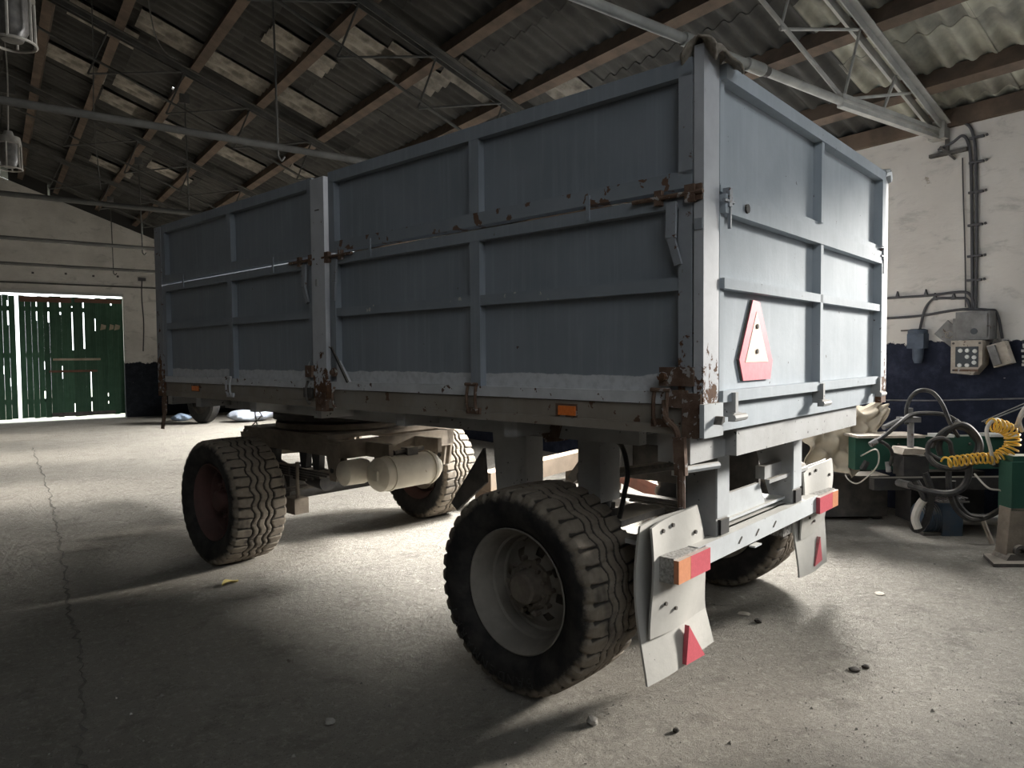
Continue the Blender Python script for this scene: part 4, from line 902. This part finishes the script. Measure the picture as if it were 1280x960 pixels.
# ================================================================== FARM MACHINE AGAINST THE RIGHT WALL
mc = empty('farm_machine', (5.847, 2.019, 0), math.atan2(-.5947, .8040)); tag(mc, 'green farm machine with hanging hoses and a stand leg by the right wall', 'machine')
def Q_(name, mb, mat, parent=mc, bevel=.005, smooth=True): return mb.done(name, mat, parent, bevel=bevel, smooth=smooth)
fb_ = Q_('frame_beam', MB().box((-.62, .78, .56), (.72, .90, .835)), 'green')
for x in (-.30, .02, .30): Q_('beam_bolt', MB().tube([(x, .765, .60), (x, .78, .60)], .014, 6).tube([(x + .04, .765, .77), (x + .04, .78, .77)], .012, 6), 'darksteel', fb_, bevel=0)
Q_('top_plate', MB().box((-.64, .70, .835), (-.08, 1.0, .855)), 'boxbeige', fb_)
Q_('paint_patch', MB().box((.02, .70, .835), (.16, .84, .86)), 'dial', fb_); Q_('paint_patch', MB().box((.47, .72, .835), (.70, .86, .858)), 'dial', fb_)
Q_('lower_beam', MB().box((-.5, .70, .40), (.72, .78, .50)), 'black')
sl = Q_('stand_leg', MB().box((.13, -.02, .38), (.35, .12, .74)), 'greensteel', bevel=.012)
Q_('stand_upper', MB().box((.15, .0, .60), (.62, .12, .78)), 'green', sl)
Q_('stand_foot_tube', MB().prism([(.125, -.02, .40), (.30, -.02, .40), (.27, -.02, .05), (.10, -.02, .05)], (0, .12, 0)), 'brownsteel', sl)
Q_('foot_bush', MB().lathe([(0, .02), (0, .045), (.03, .045), (.03, .02)], (.19, -.05, .09), (0, 1, 0), 18), 'darksteel', sl, bevel=0)
Q_('foot_plate', MB().prism([(-.06, -.12, .0), (.38, -.14, .0), (.44, .0, .0), (.38, .14, .0), (.04, .14, .0)], (0, 0, .025)).prism([(.08, -.05, .025), (.30, -.05, .025), (.28, -.05, .07), (.11, -.05, .07)], (0, .16, 0)), 'darksteel', sl)
tk = Q_('oil_tank', MB().box((-.92, 1.33, .035), (-.05, 1.72, .40)), 'darksteel', bevel=.02)
Q_('tank_rim', MB().box((-.93, 1.31, .39), (-.04, 1.74, .415)), 'darksteel', tk)
Q_('tank_skid', MB().box((-.9, 1.36, .0), (-.82, 1.70, .04)).box((-.16, 1.36, .0), (-.08, 1.70, .04)), 'black', tk)
Q_('back_housing', MB().box((-.02, 1.00, .06), (.62, 1.25, .50)), 'black', bevel=.02)
vb = Q_('valve_block', MB().box((-.40, .44, .56), (-.20, .60, .72)), 'black', bevel=.01)
Q_('valve_cap', MB().prism([(-.42, .43, .735), (-.24, .43, .735), (-.20, .43, .775), (-.40, .43, .785)], (0, .18, 0)), 'boxbeige', vb)
Q_('valve_stem', MB().tube([(-.305, .52, .78), (-.305, .52, 1.0)], .024, 10), 'boxgrey', vb, bevel=0)
Q_('valve_tee', MB().box((-.40, .48, .985), (-.245, .56, 1.025)).box((-.345, .48, 1.02), (-.31, .54, 1.10)), 'boxgrey', vb)
Q_('valve_lever', MB().tube([(-.40, .52, 1.0), (-.56, .45, .95)], .02, 8), 'boxgrey', vb, bevel=0)
mt = Q_('electric_motor', MB().lathe([(0, 0), (0, .105), (.05, .115), (.13, .115)], (-.05, .85, .135), (1, 0, 0), 24).box((.10, .74, .0), (.27, .98, .285)), 'bluecast', bevel=.008)
for k in range(7): Q_('cooling_fin', MB().lathe([(0, .10), (0, .125), (.008, .125), (.008, .10)], (-.04 + .02 * k, .85, .135), (1, 0, 0), 24), 'bluecast', mt, bevel=0)
Q_('drive_shaft', MB().tube([(.27, .85, .12), (.66, .85, .115)], .050, 18), 'chrome', mt, bevel=0)
Q_('motor_foot', MB().box((-.05, .76, .0), (.27, .94, .025)), 'darksteel', mt)
gr = MB()
for k in range(9): gr.box((.02 + .028 * k, .66, .30 + .004 * k), (.034 + .028 * k, .84, .308 + .004 * k))
for k in range(4): gr.box((.02, .66 + .055 * k, .298), (.27, .668 + .055 * k, .312))
gg = Q_('step_grille', gr, 'boxgrey', bevel=0); gg['kind'] = 'stuff'
Q_('pale_strut', MB().tube([(.27, .5, .20), (.325, .46, .01)], .018, 8), 'boxbeige', bevel=0)
def hose(name, pts, r, mat='hose', n=8): return Q_(name, MB().tube(spline(pts, n), r, 8), mat, bevel=0)
hA = hose('hose', [(-.35, .5, .97), (-.35, .5, 1.09), (-.32, .5, 1.18), (-.28, .45, 1.24), (-.21, .4, 1.23), (-.16, .35, 1.14), (-.09, .35, .98), (-.0, .4, .88)], .016)
hB = hose('hose', [(-.69, .4, .82), (-.58, .4, .89), (-.46, .4, .99), (-.34, .45, 1.05), (-.18, .45, 1.06), (-.08, .4, 1.04), (.01, .35, .96), (.14, .4, .85)], .017)
hose('hose', [(-.20, .3, .71), (-.29, .3, .77), (-.28, .3, .85), (-.2, .3, .88), (-.13, .3, .85), (-.11, .3, .77), (-.07, .3, .71)], .018)
hose('hose', [(-.29, .32, .77), (-.27, .28, .70), (-.21, .26, .66), (-.1, .26, .65), (.0, .26, .68), (.08, .26, .78), (.08, .28, .88), (.01, .3, .97), (-.06, .32, .98), (-.14, .34, .91), (-.18, .35, .82), (-.16, .36, .74)], .022)
hose('hose', [(-.24, .34, .80), (-.20, .32, .90), (-.10, .33, .96), (.03, .32, .93), (.10, .32, .83), (.05, .32, .72), (-.06, .32, .70)], .017)
hC = hose('hose', [(-.36, .9, .46), (-.29, .7, .47), (-.23, .5, .45), (-.13, .35, .44), (-.04, .3, .48), (.02, .3, .58), (.02, .3, .72)], .026)
hose('hose', [(-.23, .45, .59), (-.18, .45, .46), (-.15, .5, .33), (-.15, .55, .18), (-.19, .6, .09), (-.23, .6, .14), (-.22, .55, .28), (-.20, .5, .38), (-.24, .55, .5)], .028)
hose('hose', [(-.07, .4, .62), (-.06, .4, .45), (.0, .4, .30), (.12, .4, .22), (.28, .4, .26), (.36, .3, .40), (.34, .25, .55)], .022)
hose('hose', [(.0, .45, .52), (.02, .45, .38), (.10, .42, .26), (.2, .4, .24)], .02)
hose('pale_hose_cover', [(-.225, .535, .12), (-.245, .545, .20), (-.225, .53, .30), (-.205, .50, .36)], .032, 'whitehose')
hose('hose', [(-.62, .45, .86), (-.52, .45, .80), (-.46, .5, .72), (-.46, .55, .62)], .014)
for (a, b, r) in (((-.69, .4, .82), (-.64, .4, .85), .024), ((-.05, .36, 1.01), (.0, .35, .965), .022), ((-.33, .8, .465), (-.26, .6, .46), .032), ((-.47, .55, .66), (-.46, .55, .58), .02)):
    Q_('hose_fitting', MB().tube([a, b], r, 10), 'boxgrey', bevel=0)
hose('thin_wire', [(-.58, 1.0, .61), (-.57, .8, .67), (-.59, .5, .77), (-.52, .6, .64), (-.55, .7, .52), (-.6, .8, .44), (-.64, .9, .49), (-.57, 1.0, .60)], .006, 'whitehose')
Q_('wire_plug', MB().tube([(-.52, .8, .63), (-.56, .8, .56)], .035, 10), 'black', bevel=0)
hose('pale_hose', [(.11, .15, .70), (.05, .1, .83), (.02, .1, .95), (.05, .1, 1.02), (.11, .1, 1.035), (.17, .1, .98)], .014, 'whitehose')
hose('cord', [(.0, .2, .62), (.04, .1, .53), (.13, .1, .51), (.17, .05, .47), (.26, .0, .43)], .007, 'whitehose')
Q_('cord_plug', MB().tube([(.14, .1, .515), (.20, .1, .525)], .022, 10), 'yellow', bevel=0); Q_('cord_socket', MB().tube([(.20, .1, .525), (.25, .1, .53)], .026, 10).tube([(.18, .09, .50), (.24, .08, .46)], .022, 8), 'boxgrey', bevel=0)
for k in range(9):
    a = -.5 + 3.6 * k / 8; c0 = Vector((.16, .2, .67)); e = c0 + Vector((.17 * math.cos(a), .02 * (k % 3), .10 * math.sin(a) + .01))
    hose('wire_tail', [c0, c0.lerp(e, .5) + Vector((0, -.02, .035)), e], .006, 'hose', 4)
hose('hose', [(.36, .1, 1.17), (.30, .1, 1.12), (.26, .1, 1.03), (.30, .12, .95)], .016, 'whitehose'); hose('hose', [(.18, .12, .97), (.24, .1, .99), (.27, .1, 1.06), (.31, .1, 1.09)], .018, 'boxbeige')
Q_('guy_wire', MB().tube([(.27, .5, .98), (.66, .5, 1.13)], .006, 5).tube([(.25, .5, .985), (.64, .5, 1.15)], .005, 5), 'boxgrey', bevel=0)
# yellow coiled air line
cen = spline([(-.26, .15, .715), (-.17, .15, .725), (-.08, .15, .735), (.01, .15, .745), (.1, .14, .745), (.155, .12, .77), (.2, .1, .82), (.215, .1, .87), (.2, .1, .94), (.14, .1, .985), (.05, .1, 1.0)], 20)
co_pts = []; L = len(cen); turns = 23
arc = [0]
for i in range(1, L): arc.append(arc[-1] + (cen[i] - cen[i - 1]).length)
for i in range(turns * 12 + 1):
    f = i / (turns * 12); ff = f ** .86; s_ = ff * arc[-1]; k = max(1, next((q for q in range(L) if arc[q] >= s_ - 1e-9), L - 1)); a0 = cen[k - 1]; b0 = cen[k]
    c0 = a0.lerp(b0, (s_ - arc[k - 1]) / max(1e-6, arc[k] - arc[k - 1])); t = (b0 - a0).normalized(); n1 = Vector((0, 1, 0)); n2 = t.cross(n1).normalized()
    a = 2 * PI * turns * f; co_pts.append(c0 + (n1 * math.cos(a) + n2 * math.sin(a)) * (.048 if ff > .5 else .038))
cl = MB().tube(co_pts, .0075, 6).done('coiled_air_line', 'yellow'); cl.matrix_world = Matrix.Translation((5.847, 2.019, 0)) @ Matrix.Rotation(math.atan2(-.5947, .8040), 4, 'Z')
tag(cl, 'yellow coiled air line hung over the hoses of the green machine', 'air line')
# tarpaulin over the machine
def tarp(u, v):
    x = -.98 + .70 * u
    top = 1.045 + .035 * math.sin(u * 8) + .02 * math.sin(u * 19 + 1)
    hem = .52 + .06 * math.sin(u * 6 + 1) + (0 if u < .55 else (u - .55) * 1.05)
    if v < .35:
        q = v / .35; y = 1.62 - .58 * q; z = top - .07 * (1 - q) + .02 * math.sin(q * 9 + u * 13)
    else:
        q = (v - .35) / .65; y = 1.04 - .10 * q ** .6 - .05 * math.sin(q * 3.4 + u * 7) * q; z = top + (hem - top) * q
    w_ = .022 * math.sin(u * 23 + v * 17) + .018 * math.sin(u * 11 - v * 29) + .012 * math.sin(u * 41 + v * 7) + .025 * abs(math.sin(u * 9 + v * 6))
    return (x + .4 * w_, y - w_, z + .5 * w_)
tp = link('tarpaulin', grid_mesh('tarpaulin', tarp, 70, 56), 'tarp'); sd = tp.modifiers.new('thick', 'SOLIDIFY'); sd.thickness = .006
tp.matrix_world = Matrix.Translation((5.847, 2.019, 0)) @ Matrix.Rotation(math.atan2(-.5947, .8040), 4, 'Z')
tag(tp, 'crumpled beige tarpaulin draped over the machine behind the trailer tail', 'tarpaulin')
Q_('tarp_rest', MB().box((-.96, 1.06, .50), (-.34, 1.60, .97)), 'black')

# ================================================================== THINGS ON THE FLOOR BEYOND THE TRAILER
hf = empty('harrow_frame', (5.1, 4.75, 0)); tag(hf, 'rust red harrow frame with pale rods lying beyond the trailer tail', 'harrow')
def H(x, y, z): return (x - 5.1, y - 4.75, z)
hb = MB().beam(H(5.62, 5.75, .24), H(5.10, 4.50, .24), .12, .14).done('red_beam', 'redwood', hf, bevel=.006)
MB().beam(H(5.10, 4.55, .22), H(4.85, 3.75, .22), .14, .20).done('red_beam', 'redwood', hf, bevel=.006)
for x, y in ((5.05, 4.45), (5.0, 4.15), (5.5, 5.5), (4.88, 3.86)): MB().box((x - 5.1 - .03, y - 4.75 - .03, 0), (x - 5.1 + .03, y - 4.75 + .03, .32)).done('upright', 'brownbeam', hf)
for a, b in (((5.55, 5.9, .62), (4.95, 4.2, .40)), ((5.65, 5.8, .60), (5.25, 4.5, .56)), ((5.3, 4.9, .36), (4.9, 3.7, .22)), ((5.5, 5.6, .34), (5.15, 4.7, .33))):
    MB().tube([H(*a), H(*b)], .012, 6).done('rod', 'bright', hf)
MB().tube([H(5.52 + .04 * math.cos(a), 5.55, .40 + .04 * math.sin(a)) for a in [2 * PI * i / 14 for i in range(14)]], .012, 6, closed=True).done('ring', 'bright', hf)
bb = MB().beam((3.98, 5.86, .27), (5.85, 6.45, .28), .16, .19).done('steel_beam', 'brownbeam', None, bevel=.008)
tag(bb, 'brown steel beam lying on the floor under the trailer beyond the axle', 'beam')
for i, (x, y) in enumerate(((4.05, 5.88), (5.75, 6.42))):
    tag(MB().box((x - .07, y - .16, 0), (x + .07, y + .16, .175)).done('timber_block', 'brownbeam', None, bevel=.01), 'brown timber block under the %s end of the steel beam' % ('near' if i == 0 else 'wall'), 'block')
# far clutter seen under the trailer front
fw = empty('tractor_wheel', (4.05, 17.9, .52)); fw.rotation_euler = (0, 0, .35); tag(fw, 'dark upright wheel standing far behind the trailer front', 'wheel')
MB().lathe([(-.10, .30), (-.13, .38), (-.12, .48), (-.08, .52), (.08, .52), (.12, .48), (.13, .38), (.10, .30), (-.10, .30)], n=32).done('tyre', 'black', fw); MB().lathe([(-.02, 0), (-.02, .31), (.02, .31), (.02, 0)], n=28).done('wheel_disc', 'darksteel', fw)
def sack(x, y, sx, sy, sz, seed, mat, label):
    r2 = random.Random(seed); ph = [r2.uniform(0, 6) for _ in range(6)]
    def fn(u, v):
        a = 2 * PI * u; b = PI * v; k = 1 + .12 * math.sin(3 * a + ph[0]) * math.sin(b) + .08 * math.sin(7 * a + ph[1] + 4 * b)
        return (sx * k * math.cos(a) * math.sin(b), sy * k * math.sin(a) * math.sin(b), sz * (1 - math.cos(b)) * (1 + .2 * math.sin(2 * a + ph[2]) * math.sin(b)))
    o = link('sack', grid_mesh('sack', fn, 28, 14, True), mat); o.location = (x, y, 0); tag(o, label, 'sack'); return o
sack(5.05, 17.6, .55, .32, .14, 3, 'sack', 'crumpled white plastic sack lying right of the dark far wheel')
sack(3.75, 18.9, .22, .2, .09, 5, 'bluesack', 'small pale blue sack lying left of the dark far wheel')
wk = empty('workbench', (5.6, 19.6, 0)); tag(wk, 'dark workbench standing against the far gable wall', 'bench')
MB().box((-1.3, -.4, .78), (1.3, .45, .86)).done('top', 'darksteel', wk, bevel=.01)
for sx in (-1.2, 1.2):
    for sy in (-.3, .35): MB().box((sx - .05, sy - .05, 0), (sx + .05, sy + .05, .78)).done('leg', 'darksteel', wk)
MB().box((-1.2, .3, .2), (1.2, .34, .78)).done('back_panel', 'black', wk)
# ------------------------------------------------------------------ bits on the floor
def pebble(name, x, y, s, mat, label, cat, flat=.6, seed=0):
    r2 = random.Random(seed); bm = bmesh.new(); bmesh.ops.create_icosphere(bm, subdivisions=2, radius=s)
    for v in bm.verts: v.co = v.co * (1 + r2.uniform(-.16, .16)); v.co.z *= flat
    zmin = min(v.co.z for v in bm.verts)
    for v in bm.verts: v.co.z -= zmin + .004
    me = bpy.data.meshes.new(name); bm.to_mesh(me); bm.free(); o = link(name, me, mat); o.location = (x, y, 0); o.rotation_euler = (0, 0, r2.uniform(0, 6)); tag(o, label, cat); return o
pebble('pebble', 1.974, 2.126, .026, 'stone', 'grey stone on the lit floor just behind the rear left tyre', 'stone', .7, 1)
pebble('pebble', 2.203, 1.871, .014, 'darkbit', 'small dark stone on the floor at the bottom picture edge', 'stone', .7, 2)
pebble('pebble', 1.098, 2.796, .024, 'stone', 'grey stone in the dark shadow left of the rear left tyre', 'stone', .6, 3)
pebble('clod', 3.497, 2.366, .022, 'darkbit', 'dark brown clod on the floor behind the rear right tyre', 'clod', .6, 4)
pebble('clod', 3.327, 1.718, .026, 'darkbit', 'dark flat clod on the open floor, left one of a pair', 'clod', .35, 5)
pebble('clod', 3.40, 1.70, .018, 'darkbit', 'dark small clod on the open floor, right one of a pair', 'clod', .5, 6)
pebble('flake', 3.539, 2.492, .036, 'chip', 'pale concrete flake lying near the rear right tyre', 'flake', .25, 7)
pebble('flake', 5.064, 3.771, .030, 'chip', 'pale flake in the shadow of the green machine', 'flake', .25, 8)
pebble('flake', 4.765, 2.813, .036, 'chip', 'pale flake on the floor behind the right mud flap', 'flake', .25, 9)
pebble('flake', 4.517, 2.173, .032, 'chip', 'pale flake nearest the stand leg on the open floor', 'flake', .25, 10)
def leaf(x, y, rz, s, mat, label):
    def fn(u, v): return ((u - .5) * s * 2, (v - .5) * s * math.sin(PI * min(max(u, .03), .97)), .006 + .03 * abs(v - .5) + .012 * math.sin(u * 5))
    o = link('dry_leaf', grid_mesh('dry_leaf', fn, 8, 4), mat); o.location = (x, y, 0); o.rotation_euler = (0, 0, rz); tag(o, label, 'leaf')
leaf(1.267, 4.969, .5, .07, 'leafm', 'yellow dry leaf on the floor beside the front left tyre')
leaf(1.165, 3.472, 1.6, .035, 'chip', 'small pale leaf at the shadow edge left of the rear left tyre')
# fine grit: nobody could count it
bm = bmesh.new()
for k in range(5200):
    u = rng.random(); d = 1.6 + 7 * u * u; a = rng.uniform(-.72, .72) + .637
    x, y = d * math.sin(a) / math.cos(a - .637), d * math.cos(a) / math.cos(a - .637)
    if not (WALL_LEFT + .1 < x < WALL_X - .1): continue
    s = rng.uniform(.002, .006) * (1 + 1.2 * (rng.random() > .97)); q = rng.uniform(0, 6)
    vs = [bm.verts.new((x + s * math.cos(q + i * 2.094), y + s * math.sin(q + i * 2.094), -.001)) for i in range(3)] + [bm.verts.new((x + rng.uniform(-.4, .4) * s, y, s * rng.uniform(.6, 1.2)))]
    for f in ((0, 1, 3), (1, 2, 3), (2, 0, 3)): bm.faces.new([vs[i] for i in f])
me = bpy.data.meshes.new('floor_grit'); bm.to_mesh(me); bm.free(); gt = link('floor_grit', me, 'stone', smooth=False); tag(gt, 'fine grey grit scattered over the concrete floor', 'grit', kind='stuff')
